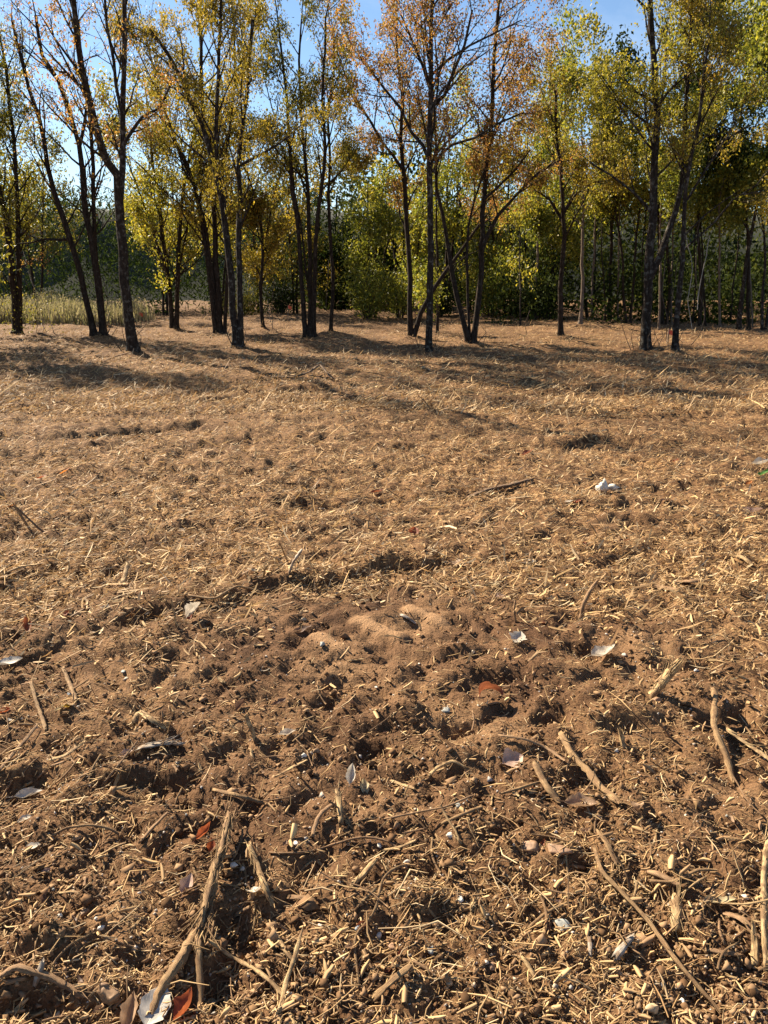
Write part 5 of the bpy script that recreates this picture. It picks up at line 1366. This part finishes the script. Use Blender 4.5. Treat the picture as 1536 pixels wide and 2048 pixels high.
KINDS = []
for k in range(12):
    L = [.028, .04, .065, .075, .11, .04, .055, .035, .10, .03, .055, .13][k]
    W = [.0045, .006, .005, .006, .005, .010, .008, .009, .004, .0035, .0035, .0035][k]
    b = [random.uniform(-.12, .12) for _ in range(3)]
    pts = [(-L / 2, 0, 0), (-L / 6, b[0] * L, abs(b[1]) * L * .4), (L / 6, b[2] * L, abs(b[1]) * L * .5), (L / 2, 0, 0)]
    KINDS.append((L, W, stick_mesh('splinter', pts, W, ['pale', 'tan', 'pale', 'brown', 'tan', 'pale', 'tan', 'brown', 'pale', 'pale', 'tan', 'brown'][k], 7, [.5, .6, .5, .8, .7, .35, .35, .4, .6, .6, .9, .9][k], split=[1, 0, 2, 0, 0, 2, 3, 0, 2, 0, 0, 0][k], seg=.014, taper=random.choice([(1, .9), (1, 1), (.7, 1), (1, .35)]), ragged=.12)))
LAB = [('short pale splinter lying loose on the soil', 'splinter'), ('tan broken stick end lying loose on the soil', 'stick'), ('pale narrow splinter with a frayed tip on the soil', 'splinter'),
       ('brown finger-length stick lying on the soil', 'stick'), ('slim tan stick lying on the soil', 'stick'), ('broad pale wood chip lying flat on the soil', 'wood chip'),
       ('broad tan wood chip with ragged edges on the soil', 'wood chip'), ('small brown bark chip lying on the soil', 'bark chip'), ('long thin pale splinter with loose fibres on the soil', 'splinter'),
       ('tiny pale splinter lying on the soil', 'splinter'), ('thin round tan twig bit on the soil', 'twig'), ('long thin brown twig on the soil', 'twig')]
px, py = scatter_px(760, 1130, 2060, .75)
for (cx, cy, sx, sy, n) in [(1300, 1780, 150, 90, 110), (450, 1480, 110, 40, 60), (80, 1540, 80, 40, 40), (1380, 1300, 90, 50, 60), (480, 1780, 60, 80, 50), (1120, 1560, 90, 50, 50), (1480, 1850, 50, 70, 40), (850, 1700, 90, 50, 40), (300, 1560, 120, 40, 40), (120, 1200, 90, 30, 40)]:
    px = np.concatenate([px, rng.normal(cx, sx, n)]); py = np.concatenate([py, np.clip(rng.normal(cy, sy, n), 1100, 2060)])
_o = rng.permutation(len(px)); px, py = px[_o], py[_o]
cnt = {}
for i in range(len(px)):
    x, y = gpt(px[i], py[i]); x, y = float(x), float(y)
    c = float(cover(np.array([x]), np.array([y]))[0])
    if random.random() > .35 + c: continue
    k = random.choice([0, 1, 1, 2, 2, 3, 3, 4, 4, 5, 6, 7, 7, 8, 8, 9, 9, 10, 10, 11, 11]); L, W, me = KINDS[k]
    lab, cat = LAB[k]; nm = cat.replace(' ', '_')
    if cnt.get(cat, 0) >= 285: continue
    cnt[cat] = cnt.get(cat, 0) + 1
    o = link(nm, me); yaw = random.random() * 6.28
    s = random.uniform(.6, 1.35); o.scale = (s, s, s)
    ex = random.choice([0, 0, .05, -.05, -.12, -.35])
    tilt_to_ground(o, x, y, yaw, H(x, y) + W * .18 * s + abs(math.sin(ex)) * L * .4 * s, ex)
    tag(o, name_place(lab.split(' lying')[0].split(' on the')[0], x, y), cat, 'loose ' + cat + ' pieces scattered on the soil')
# loose pebbles
PK = [stone_mesh(.0065, .0052, .004, m, name='pebble') for m in ('white', 'tan', 'red', 'grey', 'red', 'soil')]
PL = ['tiny white pebble', 'tiny tan pebble', 'tiny reddish rounded pebble', 'tiny grey pebble', 'tiny red-brown pebble', 'tiny dark soil-brown pebble']
px, py = scatter_px(280, 1250, 2060, .6)
for i in range(len(px)):
    x, y = gpt(px[i], py[i]); x, y = float(x), float(y); k = random.randrange(6)
    o = link('pebble', PK[k]); s = random.uniform(.45, 1.1); o.scale = (s, s, s)
    o.location = (x, y, H(x, y) + .001); o.rotation_euler = (random.random(), random.random(), random.random() * 6)
    tag(o, name_place(PL[k], x, y), 'pebble', 'tiny loose pebbles')
# loose small leaves over the straw
LK = [leaf_obj_mesh(.05, .026, m, cu, cp, .3, name='dead_leaf') for m, cu, cp in (('rust', .6, .6), ('tan', .5, .8), ('brown', .7, .7), ('red', .4, .5), ('white', .5, .7), ('pink', .5, .5))]
LL = ['small rust leaf', 'small tan curled leaf', 'small brown curled leaf', 'small red leaf', 'small whitish crinkled leaf', 'small pinkish leaf']
px, py = scatter_px(110, 780, 2040, .9)
for i in range(len(px)):
    x, y = gpt(px[i], py[i]); x, y = float(x), float(y); k = random.choice([0, 1, 1, 2, 2, 2, 1, 1, 5])
    o = link('dead_leaf', LK[k]); s = random.uniform(.35, .8) * (1 if y < 4 else 1.3); o.scale = (s, s, s)
    tilt_to_ground(o, x, y, random.random() * 6.28, H(x, y) + .006, random.uniform(-.5, .1))
    tag(o, name_place(LL[k], x, y), 'leaf', 'small dead leaves scattered loosely')
print('TRIS', sum(sum(len(p.vertices) - 2 for p in []) for _ in [0]), sum(len(m.loops) - 2 * len(m.polygons) for m in bpy.data.meshes))
